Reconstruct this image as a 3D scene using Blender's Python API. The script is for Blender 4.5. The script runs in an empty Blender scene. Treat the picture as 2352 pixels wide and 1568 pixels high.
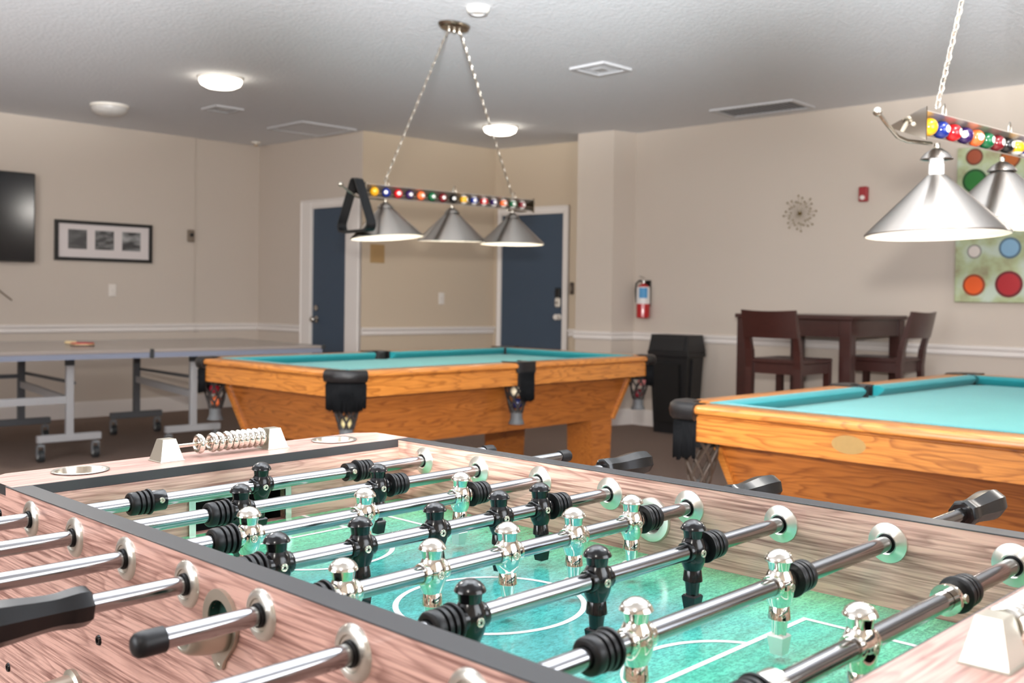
import bpy, bmesh, math, random
from math import sin, cos, pi, radians as R
from mathutils import Vector, Matrix

random.seed(7)
SC = bpy.context.scene
COL = SC.collection

# ------------------------------------------------------------------ camera
CAM_H = 1.1365
CEIL = 2.66
PITCH, ROLL, FPX = 0.0183, 0.0142, 2350.0
cam_d = bpy.data.cameras.new('camera')
cam = bpy.data.objects.new('camera', cam_d)
COL.objects.link(cam)
cam_d.sensor_width = 36.0
cam_d.lens = FPX / 2352.0 * 36.0
cam_d.shift_y = -56.0 / 2352.0
cam_d.clip_start = 0.02
fwd = Vector((0, cos(PITCH), -sin(PITCH)))
rgt = Vector((1, 0, 0))
upv = rgt.cross(fwd)
r2 = rgt * cos(ROLL) + upv * sin(ROLL)
u2 = upv * cos(ROLL) - rgt * sin(ROLL)
cam.matrix_world = Matrix(((r2.x, u2.x, -fwd.x, 0), (r2.y, u2.y, -fwd.y, 0), (r2.z, u2.z, -fwd.z, CAM_H), (0, 0, 0, 1)))
cam_d.dof.use_dof = True
cam_d.dof.focus_distance = 1.25
cam_d.dof.aperture_fstop = 8.5
SC.camera = cam

# ------------------------------------------------------------------ world, exposure, large lights
w = bpy.data.worlds.new('world'); SC.world = w; w.use_nodes = True
w.node_tree.nodes['Background'].inputs[0].default_value = (0.8, 0.88, 1.0, 1)
w.node_tree.nodes['Background'].inputs[1].default_value = 0.6
vs = SC.view_settings
vs.view_transform = 'Standard'; vs.look = 'None'; vs.gamma = 1.0; vs.use_curve_mapping = False
vs.exposure = 0.0
SC.cycles.max_bounces = 10
SC.cycles.diffuse_bounces = 5
SC.cycles.glossy_bounces = 5
SC.cycles.caustics_reflective = False
SC.cycles.caustics_refractive = False
SC.cycles.sample_clamp_indirect = 6.0
SC.cycles.use_denoising = True


def lamp(name, kind, loc, energy, color=(1, 1, 1), size=0.1, target=None, size_y=None, spot=None, blend=0.5):
    d = bpy.data.lights.new(name, kind)
    d.energy = energy; d.color = color
    if kind == 'AREA':
        d.shape = 'RECTANGLE'; d.size = size; d.size_y = size_y or size
    else:
        d.shadow_soft_size = size
    if kind == 'SPOT':
        d.spot_size = spot; d.spot_blend = blend
    o = bpy.data.objects.new(name, d); COL.objects.link(o); o.location = loc
    if target is not None:
        v = Vector(target) - Vector(loc)
        o.rotation_euler = v.to_track_quat('-Z', 'Y').to_euler()
    return o


# flash held just above the lens, its head tipped up past the near table
lamp('camera_flash', 'SPOT', (0.0, 0.0, 1.36), 640, (1, 0.97, 0.93), 0.05, (0.25, 9.0, 3.6), spot=R(70), blend=0.5)
# added fill spots, fanned out to brighten the ceiling
for _a in (-27, 0, 27):
    lamp('bounce_flash', 'SPOT', (0.0, -0.3, 1.45), 3300, (0.92, 0.965, 1.0), 0.1, (5 * sin(R(_a)), -0.3 + 5 * cos(R(_a)), 1.45 + 5 * math.tan(R(23.5))), spot=R(40), blend=0.7)
# added area lights behind the camera, fill for room and near table
lamp('window_daylight', 'AREA', (-3.6, -0.18, 1.55), 130, (0.96, 0.98, 1.0), 2.6, (-1.6, 1.8, 1.35), 1.7)
lamp('window_daylight', 'AREA', (2.35, 0.22, 1.55), 60, (0.95, 0.98, 1.0), 2.2, (1.0, 1.6, 1.5), 1.6)
# added point lights without fixtures, filling the near half of the room
for _x, _y, _e in ((-1.7, 3.3, 48), (1.5, 2.2, 36), (-4.3, 5.2, 62), (4.3, 4.9, 44), (-.5, -.9, 36)):
    lamp('ceiling_light_glow', 'POINT', (_x, _y, 2.5), _e, (1, 0.95, 0.88), 0.14)


# ------------------------------------------------------------------ helpers: materials
def lin(c):
    return tuple(((x / 255) / 12.92 if x / 255 <= 0.04045 else ((x / 255 + 0.055) / 1.055) ** 2.4) for x in c) + (1.0,)


def new_mat(name):
    m = bpy.data.materials.new(name); m.use_nodes = True
    return m, m.node_tree.nodes, m.node_tree.links, m.node_tree.nodes['Principled BSDF']


def mat(name, rgb, rough=0.5, metal=0.0, coat=0.0, spec=0.5, noise=0.0, nscale=20.0, bump=0.0, bscale=60.0, emit=None, estr=0.0):
    m, N, L, b = new_mat(name)
    c = lin(rgb)
    b.inputs['Base Color'].default_value = c
    b.inputs['Roughness'].default_value = rough
    b.inputs['Metallic'].default_value = metal
    b.inputs['Specular IOR Level'].default_value = spec
    b.inputs['Coat Weight'].default_value = coat
    b.inputs['Coat Roughness'].default_value = 0.08
    if emit:
        b.inputs['Emission Color'].default_value = lin(emit); b.inputs['Emission Strength'].default_value = estr
    tc = N.new('ShaderNodeTexCoord')
    if noise > 0:
        n = N.new('ShaderNodeTexNoise'); n.inputs['Scale'].default_value = nscale; n.inputs['Detail'].default_value = 5
        L.new(tc.outputs['Object'], n.inputs['Vector'])
        mx = N.new('ShaderNodeMix'); mx.data_type = 'RGBA'
        mx.inputs[6].default_value = tuple(x * (1 - noise) for x in c[:3]) + (1,)
        mx.inputs[7].default_value = tuple(min(1, x * (1 + noise)) for x in c[:3]) + (1,)
        L.new(n.outputs['Fac'], mx.inputs[0]); L.new(mx.outputs[2], b.inputs['Base Color'])
    if bump > 0:
        n2 = N.new('ShaderNodeTexNoise'); n2.inputs['Scale'].default_value = bscale; n2.inputs['Detail'].default_value = 4
        L.new(tc.outputs['Object'], n2.inputs['Vector'])
        bp = N.new('ShaderNodeBump'); bp.inputs['Strength'].default_value = bump; bp.inputs['Distance'].default_value = 0.01
        L.new(n2.outputs['Fac'], bp.inputs['Height']); L.new(bp.outputs[0], b.inputs['Normal'])
    return m


def wood(name, light, mid, dark, axis=0, rough=0.4, coat=0.2, gscale=1.0, cathedral=0.5, fine=0.5):
    """grain runs along object axis 0 (x) or 1 (y)"""
    m, N, L, b = new_mat(name)
    b.inputs['Roughness'].default_value = rough
    b.inputs['Coat Weight'].default_value = coat; b.inputs['Coat Roughness'].default_value = 0.12
    tc = N.new('ShaderNodeTexCoord')
    mp = N.new('ShaderNodeMapping')
    a, c = 1.1 * gscale, 9.0 * gscale
    mp.inputs['Scale'].default_value = (a, c, c) if axis == 0 else (c, a, c)
    L.new(tc.outputs['Object'], mp.inputs['Vector'])
    # broad figure (cathedral): banded noise
    n1 = N.new('ShaderNodeTexNoise'); n1.inputs['Scale'].default_value = 1.0; n1.inputs['Detail'].default_value = 3.0; n1.inputs['Roughness'].default_value = 0.45
    L.new(mp.outputs[0], n1.inputs['Vector'])
    mul = N.new('ShaderNodeMath'); mul.operation = 'MULTIPLY'; mul.inputs[1].default_value = 17.0
    L.new(n1.outputs['Fac'], mul.inputs[0])
    fr = N.new('ShaderNodeMath'); fr.operation = 'FRACT'; L.new(mul.outputs[0], fr.inputs[0])
    cr = N.new('ShaderNodeValToRGB')
    cr.color_ramp.elements[0].position = 0.0; cr.color_ramp.elements[0].color = (0, 0, 0, 1)
    cr.color_ramp.elements[1].position = 1.0; cr.color_ramp.elements[1].color = (0, 0, 0, 1)
    e = cr.color_ramp.elements.new(0.55); e.color = (0.15, 0.15, 0.15, 1)
    e = cr.color_ramp.elements.new(0.86); e.color = (1, 1, 1, 1)
    L.new(fr.outputs[0], cr.inputs[0])
    # fine pores: strongly stretched noise
    mp2 = N.new('ShaderNodeMapping')
    a, c = 5.0 * gscale, 200.0 * gscale
    mp2.inputs['Scale'].default_value = (a, c, c) if axis == 0 else (c, a, c)
    L.new(tc.outputs['Object'], mp2.inputs['Vector'])
    n2 = N.new('ShaderNodeTexNoise'); n2.inputs['Scale'].default_value = 1.0; n2.inputs['Detail'].default_value = 4.0; n2.inputs['Roughness'].default_value = 0.6
    L.new(mp2.outputs[0], n2.inputs['Vector'])
    cr2 = N.new('ShaderNodeValToRGB'); cr2.color_ramp.elements[0].position = 0.44; cr2.color_ramp.elements[1].position = 0.66
    L.new(n2.outputs['Fac'], cr2.inputs[0])
    m1 = N.new('ShaderNodeMix'); m1.data_type = 'RGBA'
    m1.inputs[6].default_value = lin(light); m1.inputs[7].default_value = lin(mid)
    L.new(n1.outputs['Fac'], m1.inputs[0])
    f1 = N.new('ShaderNodeMath'); f1.operation = 'MULTIPLY'; f1.inputs[1].default_value = cathedral; L.new(cr.outputs[0], f1.inputs[0])
    m2 = N.new('ShaderNodeMix'); m2.data_type = 'RGBA'; m2.inputs[7].default_value = lin(dark)
    L.new(f1.outputs[0], m2.inputs[0]); L.new(m1.outputs[2], m2.inputs[6])
    f2 = N.new('ShaderNodeMath'); f2.operation = 'MULTIPLY'; f2.inputs[1].default_value = fine; L.new(cr2.outputs[0], f2.inputs[0])
    m3 = N.new('ShaderNodeMix'); m3.data_type = 'RGBA'; m3.inputs[7].default_value = lin(dark)
    L.new(f2.outputs[0], m3.inputs[0]); L.new(m2.outputs[2], m3.inputs[6])
    L.new(m3.outputs[2], b.inputs['Base Color'])
    bp = N.new('ShaderNodeBump'); bp.inputs['Strength'].default_value = 0.08; bp.inputs['Distance'].default_value = 0.002
    L.new(n2.outputs['Fac'], bp.inputs['Height']); L.new(bp.outputs[0], b.inputs['Normal'])
    return m


def turf(name):
    m, N, L, b = new_mat(name)
    b.inputs['Roughness'].default_value = 0.16
    b.inputs['Specular IOR Level'].default_value = 0.55
    tc = N.new('ShaderNodeTexCoord')
    sp = N.new('ShaderNodeSeparateXYZ'); L.new(tc.outputs['Object'], sp.inputs[0])
    # mown bands across the pitch
    ml = N.new('ShaderNodeMath'); ml.operation = 'MULTIPLY'; ml.inputs[1].default_value = 11.0; L.new(sp.outputs['X'], ml.inputs[0])
    n0 = N.new('ShaderNodeTexNoise'); n0.noise_dimensions = '1D'; n0.inputs['Scale'].default_value = 1.0; n0.inputs['Detail'].default_value = 0
    rd = N.new('ShaderNodeMath'); rd.operation = 'FLOOR'; L.new(ml.outputs[0], rd.inputs[0])
    wn = N.new('ShaderNodeTexWhiteNoise'); wn.noise_dimensions = '1D'; L.new(rd.outputs[0], wn.inputs['W'])
    # wash of teal and green
    n1 = N.new('ShaderNodeTexNoise'); n1.inputs['Scale'].default_value = 5.0; n1.inputs['Detail'].default_value = 4; n1.inputs['Roughness'].default_value = 0.6
    L.new(tc.outputs['Object'], n1.inputs['Vector'])
    n2 = N.new('ShaderNodeTexNoise'); n2.inputs['Scale'].default_value = 1.0; n2.inputs['Detail'].default_value = 5; n2.inputs['Roughness'].default_value = 0.75
    mps = N.new('ShaderNodeMapping'); mps.inputs['Scale'].default_value = (420, 190, 300); mps.inputs['Rotation'].default_value = (0, 0, .18)
    L.new(tc.outputs['Object'], mps.inputs['Vector']); L.new(mps.outputs[0], n2.inputs['Vector'])
    n3 = N.new('ShaderNodeTexNoise'); n3.inputs['Scale'].default_value = 1.0; n3.inputs['Detail'].default_value = 3
    mp3 = N.new('ShaderNodeMapping'); mp3.inputs['Scale'].default_value = (60, 7, 30); mp3.inputs['Rotation'].default_value = (0, 0, .12)
    L.new(tc.outputs['Object'], mp3.inputs['Vector']); L.new(mp3.outputs[0], n3.inputs['Vector'])
    ab = N.new('ShaderNodeMath'); ab.operation = 'ABSOLUTE'; L.new(sp.outputs['X'], ab.inputs[0])
    abv = N.new('ShaderNodeMath'); abv.operation = 'ABSOLUTE'; L.new(sp.outputs['Y'], abv.inputs[0])
    ed = N.new('ShaderNodeMath'); ed.operation = 'MAXIMUM'
    sx = N.new('ShaderNodeMath'); sx.operation = 'MULTIPLY'; sx.inputs[1].default_value = 0.57; L.new(ab.outputs[0], sx.inputs[0])
    L.new(sx.outputs[0], ed.inputs[0]); L.new(abv.outputs[0], ed.inputs[1])
    rm = N.new('ShaderNodeMapRange'); rm.inputs['From Min'].default_value = 0.1; rm.inputs['From Max'].default_value = 0.27
    rm.inputs['To Min'].default_value = -0.3; rm.inputs['To Max'].default_value = 0.65; L.new(ed.outputs[0], rm.inputs[0])
    ad = N.new('ShaderNodeMath'); ad.operation = 'ADD'; ad.use_clamp = True
    sc = N.new('ShaderNodeMath'); sc.operation = 'MULTIPLY'; sc.inputs[1].default_value = 0.75; L.new(n1.outputs['Fac'], sc.inputs[0])
    L.new(rm.outputs[0], ad.inputs[0]); L.new(sc.outputs[0], ad.inputs[1])
    m1 = N.new('ShaderNodeMix'); m1.data_type = 'RGBA'
    m1.inputs[6].default_value = lin((72, 168, 166)); m1.inputs[7].default_value = lin((94, 184, 132))
    L.new(ad.outputs[0], m1.inputs[0])
    # bands brighten
    hs = N.new('ShaderNodeHueSaturation'); L.new(m1.outputs[2], hs.inputs['Color'])
    rv = N.new('ShaderNodeMapRange'); rv.inputs['To Min'].default_value = 0.85; rv.inputs['To Max'].default_value = 1.18; L.new(wn.outputs['Value'], rv.inputs[0])
    L.new(rv.outputs[0], hs.inputs['Value'])
    cr = N.new('ShaderNodeValToRGB'); cr.color_ramp.elements[0].position = 0.36; cr.color_ramp.elements[1].position = 0.58
    cr.color_ramp.elements[0].color = (0.42, 0.5, 0.52, 1); cr.color_ramp.elements[1].color = (1.2, 1.12, 1.1, 1)
    L.new(n2.outputs['Fac'], cr.inputs[0])
    m2 = N.new('ShaderNodeMix'); m2.data_type = 'RGBA'; m2.blend_type = 'MULTIPLY'; m2.inputs[0].default_value = 1.0
    hs2 = N.new('ShaderNodeHueSaturation'); L.new(hs.outputs[0], hs2.inputs['Color'])
    rv2 = N.new('ShaderNodeMapRange'); rv2.inputs['From Min'].default_value = .3; rv2.inputs['From Max'].default_value = .7; rv2.inputs['To Min'].default_value = 0.78; rv2.inputs['To Max'].default_value = 1.2; L.new(n3.outputs['Fac'], rv2.inputs[0])
    L.new(rv2.outputs[0], hs2.inputs['Value']); L.new(hs2.outputs[0], m2.inputs[6]); L.new(cr.outputs[0], m2.inputs[7])
    L.new(m2.outputs[2], b.inputs['Base Color'])
    return m


def brushed(name, rgb, rough, axis=2, amt=0.12):
    m, N, L, b = new_mat(name)
    b.inputs['Base Color'].default_value = lin(rgb); b.inputs['Metallic'].default_value = 1.0
    tc = N.new('ShaderNodeTexCoord'); mp = N.new('ShaderNodeMapping')
    s = [400.0, 400.0, 400.0]; s[axis] = 6.0
    mp.inputs['Scale'].default_value = s; L.new(tc.outputs['Object'], mp.inputs['Vector'])
    n = N.new('ShaderNodeTexNoise'); n.inputs['Scale'].default_value = 1.0; n.inputs['Detail'].default_value = 2
    L.new(mp.outputs[0], n.inputs['Vector'])
    r = N.new('ShaderNodeMapRange'); r.inputs['To Min'].default_value = max(0.02, rough - amt); r.inputs['To Max'].default_value = rough + amt
    L.new(n.outputs['Fac'], r.inputs[0]); L.new(r.outputs[0], b.inputs['Roughness'])
    return m


def turned(name, rgb, rough, metal, aniso):
    """lathe-turned metal: highlights run out radially from the local z axis"""
    m = mat(name, rgb, rough, metal)
    N, L = m.node_tree.nodes, m.node_tree.links
    b = N['Principled BSDF']; b.inputs['Anisotropic'].default_value = aniso; b.inputs['Anisotropic Rotation'].default_value = 0.25
    t = N.new('ShaderNodeTangent'); t.direction_type = 'RADIAL'; t.axis = 'Z'
    L.new(t.outputs[0], b.inputs['Tangent'])
    return m


def photo_print(name, seed, lo, hi, scale):
    m, N, L, b = new_mat(name)
    b.inputs['Roughness'].default_value = 0.25
    tc = N.new('ShaderNodeTexCoord'); mp = N.new('ShaderNodeMapping'); mp.inputs['Location'].default_value = (seed, seed * 2.3, seed)
    mp.inputs['Scale'].default_value = (1.0, 1.0, 2.2)
    L.new(tc.outputs['Object'], mp.inputs['Vector'])
    n = N.new('ShaderNodeTexNoise'); n.inputs['Scale'].default_value = scale; n.inputs['Detail'].default_value = 3
    L.new(mp.outputs[0], n.inputs['Vector'])
    cr = N.new('ShaderNodeValToRGB'); cr.color_ramp.elements[0].position = 0.4; cr.color_ramp.elements[1].position = 0.62
    cr.color_ramp.elements[0].color = lin((lo, lo, lo + 2)); cr.color_ramp.elements[1].color = lin((hi, hi, hi))
    L.new(n.outputs['Fac'], cr.inputs[0]); L.new(cr.outputs[0], b.inputs['Base Color'])
    return m


M = dict(
    lam_x=wood('laminate_along', (226, 186, 171), (204, 154, 139), (104, 58, 50), 0, 0.34, 0.25, 1.7, 0.45, 0.8),
    lam_y=wood('laminate_across', (224, 184, 171), (200, 154, 141), (116, 72, 64), 1, 0.34, 0.25, 1.7, 0.35, 0.7),
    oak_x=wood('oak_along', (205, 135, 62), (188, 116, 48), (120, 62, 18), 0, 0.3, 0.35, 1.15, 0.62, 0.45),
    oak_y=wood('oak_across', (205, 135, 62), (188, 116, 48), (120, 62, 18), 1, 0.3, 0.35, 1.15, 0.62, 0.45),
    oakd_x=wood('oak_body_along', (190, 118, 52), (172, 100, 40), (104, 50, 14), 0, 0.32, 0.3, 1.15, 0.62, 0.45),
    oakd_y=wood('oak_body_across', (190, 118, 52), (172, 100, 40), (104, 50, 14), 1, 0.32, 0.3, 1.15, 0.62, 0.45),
    espresso=wood('espresso_wood', (66, 33, 28), (54, 26, 22), (30, 13, 11), 0, 0.34, 0.2, 1.5, 0.3, 0.3),
    black_trim=mat('black_edge_trim', (46, 46, 48), 0.4, spec=0.4, noise=0.06, nscale=40),
    turf=turf('printed_pitch'),
    line=mat('white_line_print', (232, 236, 234), 0.22),
    chrome=mat('chrome_plate', (236, 232, 222), 0.05, 1.0),
    rod=mat('rod_steel', (156, 156, 158), 0.14, 1.0),
    nickel=mat('satin_nickel', (206, 200, 190), 0.28, 1.0),
    bearing=turned('bearing_satin', (226, 223, 214), 0.3, 0.9, 0.7),
    bplastic=mat('black_gloss_plastic', (17, 17, 19), 0.16, spec=0.45),
    rubber=mat('black_rubber', (20, 20, 22), 0.42, spec=0.3),
    dark=mat('dark_inside', (10, 10, 11), 0.7),
    screw=mat('screw_zinc', (190, 184, 168), 0.25, 1.0, bump=0.3, bscale=500),
    pewter=mat('pewter_paint', (184, 178, 164), 0.3, 0.75),
    goalplate=mat('goal_plate_satin', (214, 216, 210), 0.2, 0.9),
    steel=turned('brushed_steel', (178, 172, 166), 0.32, 1.0, 0.85),
    endplate=mat('polished_end_plate', (176, 168, 156), 0.07, 1.0),
    trough=mat('trough_steel', (186, 176, 164), 0.4, 0.6),
    chain=mat('chain_nickel', (196, 190, 178), 0.25, 1.0),
    white_enamel=mat('white_enamel', (240, 234, 224), 0.35),
    cloth=mat('teal_cloth', (84, 152, 152), 0.9, spec=0.15, noise=0.05, nscale=9, bump=0.15, bscale=700),
    cushion=mat('teal_cushion_cloth', (34, 126, 132), 0.85, spec=0.15, noise=0.05, nscale=30),
    leather=mat('black_leather', (25, 24, 25), 0.32, spec=0.4, noise=0.2, nscale=60, bump=0.2, bscale=220),
    fringe=mat('black_fringe', (17, 18, 20), 0.8, spec=0.1, noise=0.25, nscale=90),
    net=mat('net_cord', (40, 34, 32), 0.7, noise=0.3, nscale=60),
    net_brown=mat('net_cord_brown', (66, 54, 45), 0.6, noise=0.3, nscale=60),
    netcap=mat('net_base_grey', (82, 84, 86), 0.6, noise=0.15, nscale=60),
    brass=mat('dull_brass', (172, 140, 88), 0.45, 0.6, noise=0.1, nscale=60),
    wall=mat('greige_paint', (198, 186, 174), 0.85, spec=0.2, bump=0.05, bscale=160),
    wall_warm=mat('greige_paint_alcove', (200, 183, 161), 0.85, spec=0.2, bump=0.05, bscale=160),
    ceil=mat('textured_ceiling_paint', (226, 228, 232), 0.95, spec=0.1, noise=0.03, nscale=25, bump=0.5, bscale=45),
    carpet=mat('brown_carpet', (134, 116, 106), 0.98, spec=0.05, noise=0.25, nscale=60, bump=0.6, bscale=300),
    trim=mat('white_trim_paint', (226, 219, 214), 0.45),
    door=mat('slate_door_paint', (58, 73, 90), 0.5, noise=0.04, nscale=8),
    plate=mat('ivory_plate', (222, 214, 206), 0.4),
    tanplate=mat('tan_plate', (172, 138, 92), 0.6),
    thermo=mat('brown_thermostat', (122, 108, 94), 0.5),
    tvglass=mat('tv_screen', (20, 21, 26), 0.12, spec=0.5),
    tvframe=mat('tv_bezel', (16, 16, 18), 0.3),
    blackframe=mat('black_frame', (18, 17, 18), 0.35),
    matboard=mat('white_mat_board', (214, 205, 203), 0.8),
    photo_a=photo_print('photo_hill', 1.3, 66, 96, 6), photo_b=photo_print('photo_garden', 4.1, 62, 118, 16), photo_c=photo_print('photo_shore', 7.7, 60, 170, 5),
    red=mat('extinguisher_red', (176, 16, 24), 0.2, coat=0.4), strobe_red=mat('alarm_red', (146, 10, 24), 0.35),
    blue=mat('label_blue', (66, 140, 190), 0.5), label=mat('label_white', (222, 218, 216), 0.4),
    hose=mat('hose_black', (48, 44, 44), 0.5), lens=mat('strobe_lens', (220, 212, 206), 0.15),
    gold=mat('aged_gold', (150, 134, 110), 0.45, 0.3),
    vent=mat('vent_enamel', (196, 196, 198), 0.5), ventdark=mat('vent_shadow_gap', (104, 104, 108), 0.7),
    bronze=mat('canopy_nickel', (150, 138, 122), 0.22, 1.0),
    glass_on=mat('lit_glass', (255, 250, 240), 0.4, emit=(255, 244, 226), estr=9.0),
    glass_off=mat('frosted_glass', (196, 192, 188), 0.3),
    bulb=mat('bulb_glass', (255, 245, 230), 0.3, emit=(255, 226, 186), estr=8.0),
    porcelain=mat('porcelain_socket', (230, 232, 232), 0.25),
    bin=mat('black_bin_plastic', (26, 26, 28), 0.38, bump=0.08, bscale=120), bin_d=mat('bin_recess', (12, 12, 13), 0.5),
    tt_top=mat('table_tennis_top', (158, 148, 142), 0.22, noise=0.03, nscale=12), tt_edge=mat('table_tennis_apron', (132, 138, 156), 0.4),
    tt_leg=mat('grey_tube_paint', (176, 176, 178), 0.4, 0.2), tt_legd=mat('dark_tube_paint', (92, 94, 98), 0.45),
    castor=mat('castor_grey', (122, 124, 126), 0.4), castor_tyre=mat('castor_tyre', (48, 50, 52), 0.5), castor_hub=mat('castor_hub', (190, 192, 190), 0.3),
    paddle_wood=mat('paddle_handle_wood', (224, 200, 154), 0.5), paddle_red=mat('paddle_rubber_red', (176, 52, 50), 0.6), paddle_dark=mat('paddle_rubber_dark', (64, 34, 34), 0.6),
    canvas=None, glassd=mat('knob_chrome', (190, 186, 180), 0.2, 1.0), keypad=mat('keypad_black', (22, 22, 24), 0.4), keycream=mat('lock_cream', (216, 208, 196), 0.4),
    cord=mat('brown_cord', (120, 104, 90), 0.6),
)
for _k in ('cloth', 'cushion'):
    _b = M[_k].node_tree.nodes['Principled BSDF']; _b.inputs['Sheen Weight'].default_value = .16; _b.inputs['Sheen Roughness'].default_value = .4; _b.inputs['Sheen Tint'].default_value = (.85, 1, .98, 1)
# painted canvas: pale green wash
_m, _N, _L, _b = new_mat('canvas_wash'); M['canvas'] = _m
_tc = _N.new('ShaderNodeTexCoord'); _n = _N.new('ShaderNodeTexNoise'); _n.inputs['Scale'].default_value = 7.0; _n.inputs['Detail'].default_value = 4
_L.new(_tc.outputs['Object'], _n.inputs['Vector'])
_cr = _N.new('ShaderNodeValToRGB'); _cr.color_ramp.elements[0].position = 0.32; _cr.color_ramp.elements[0].color = lin((150, 142, 112))
_cr.color_ramp.elements[1].position = 0.62; _cr.color_ramp.elements[1].color = lin((188, 200, 184)); _e = _cr.color_ramp.elements.new(0.46); _e.color = lin((172, 182, 142))
_L.new(_n.outputs['Fac'], _cr.inputs[0]); _L.new(_cr.outputs[0], _b.inputs['Base Color']); _b.inputs['Roughness'].default_value = 0.8
_pm = {}


def paint(rgb, rough=0.45, coat=0.0):
    k = (rgb, rough, coat)
    if k not in _pm:
        _pm[k] = mat('paint_%d_%d_%d' % rgb, rgb, rough, coat=coat)
    return _pm[k]


# ------------------------------------------------------------------ helpers: meshes
I4 = Matrix.Identity(4)


class MB:
    def __init__(s):
        s.v = []; s.f = []; s.m = []

    def add(s, vs, fs, mi=0, X=None):
        o = len(s.v)
        s.v += [tuple(X @ Vector(p)) if X is not None else tuple(p) for p in vs]
        s.f += [tuple(i + o for i in f) for f in fs]; s.m += [mi] * len(fs)
        return s

    def box(s, lo, hi, mi=0, X=None, top=None):
        """top=(sx,sy) scales the top face about its centre"""
        x0, y0, z0 = lo; x1, y1, z1 = hi
        cx, cy = (x0 + x1) / 2, (y0 + y1) / 2
        sx, sy = top or (1, 1)
        b = [(x0, y0, z0), (x1, y0, z0), (x1, y1, z0), (x0, y1, z0)]
        t = [(cx + (p[0] - cx) * sx, cy + (p[1] - cy) * sy, z1) for p in b]
        return s.add(b + t, [(3, 2, 1, 0), (4, 5, 6, 7), (0, 1, 5, 4), (1, 2, 6, 5), (2, 3, 7, 6), (3, 0, 4, 7)], mi, X)

    def cbox(s, c, d, mi=0, X=None, top=None):
        return s.box([c[i] - d[i] / 2 for i in range(3)], [c[i] + d[i] / 2 for i in range(3)], mi, X, top)

    def rbox(s, lo, hi, r=0.004, mi=0, X=None):
        """box with chamfered edges"""
        x0, y0, z0 = lo; x1, y1, z1 = hi
        r = min(r, (x1 - x0) / 2.01, (y1 - y0) / 2.01, (z1 - z0) / 2.01)
        def ring(i, z):
            a, b, c, d = x0 + i, x1 - i, y0 + i, y1 - i
            q = r if i == 0 else r * 0.6
            return [(a + q, c, z), (b - q, c, z), (b, c + q, z), (b, d - q, z), (b - q, d, z), (a + q, d, z), (a, d - q, z), (a, c + q, z)]
        rings = [ring(r, z0), ring(0, z0 + r), ring(0, z1 - r), ring(r, z1)]
        vs = sum(rings, []); fs = [tuple(range(7, -1, -1)), tuple(range(24, 32))]
        for k in range(3):
            for i in range(8):
                j = (i + 1) % 8
                fs.append((k * 8 + i, k * 8 + j, k * 8 + 8 + j, k * 8 + 8 + i))
        return s.add(vs, fs, mi, X)

    def lathe(s, prof, seg=24, mi=0, X=None, sx=1.0, sy=1.0, mis=None):
        """prof: list of (r, z) revolved about z"""
        vs = []; idx = []
        for (r, z) in prof:
            if r < 1e-6:
                idx.append([len(vs)] * seg); vs.append((0, 0, z))
            else:
                idx.append(list(range(len(vs), len(vs) + seg)))
                vs += [(r * cos(2 * pi * i / seg) * sx, r * sin(2 * pi * i / seg) * sy, z) for i in range(seg)]
        for k in range(len(prof) - 1):
            fs = []
            for i in range(seg):
                j = (i + 1) % seg
                q = [idx[k][i], idx[k][j], idx[k + 1][j], idx[k + 1][i]]
                q2 = []
                for t in q:
                    if t not in q2: q2.append(t)
                if len(q2) > 2: fs.append(tuple(q2))
            if k == 0:
                s.add(vs, fs, mis[k] if mis else mi, X); base = len(s.v) - len(vs)
            else:
                s.f += [tuple(t + base for t in f) for f in fs]; s.m += [mis[k] if mis else mi] * len(fs)
        return s

    def cyl(s, p0, p1, r0, r1=None, seg=16, mi=0, caps=True):
        r1 = r0 if r1 is None else r1
        p0, p1 = Vector(p0), Vector(p1)
        q = (p1 - p0).to_track_quat('Z', 'Y').to_matrix().to_4x4()
        X = Matrix.Translation(p0) @ q
        h = (p1 - p0).length
        prof = ([(0, 0)] if caps else []) + [(r0, 0), (r1, h)] + ([(0, h)] if caps else [])
        return s.lathe(prof, seg, mi, X)

    def axial(s, p0, d, prof, seg=20, mi=0, mis=None):
        """lathe along direction d from p0"""
        X = Matrix.Translation(Vector(p0)) @ Vector(d).to_track_quat('Z', 'Y').to_matrix().to_4x4()
        return s.lathe(prof, seg, mi, X, mis=mis)

    def sphere(s, c, r, seg=16, rings=10, mi=0, sz=1.0):
        return s.lathe([(r * sin(pi * k / rings), -r * cos(pi * k / rings) * sz) for k in range(rings + 1)], seg, mi, Matrix.Translation(Vector(c)))

    def torus(s, c, R_, r, seg=20, rs=8, mi=0, X=None, ex=1.0):
        X = X if X is not None else I4
        vs = []; fs = []
        for i in range(seg):
            a = 2 * pi * i / seg
            for j in range(rs):
                b = 2 * pi * j / rs
                vs.append((c[0] + (R_ + r * cos(b)) * cos(a) * ex, c[1] + (R_ + r * cos(b)) * sin(a), c[2] + r * sin(b)))
        for i in range(seg):
            for j in range(rs):
                i2, j2 = (i + 1) % seg, (j + 1) % rs
                fs.append((i * rs + j, i2 * rs + j, i2 * rs + j2, i * rs + j2))
        return s.add(vs, fs, mi, X)

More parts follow.
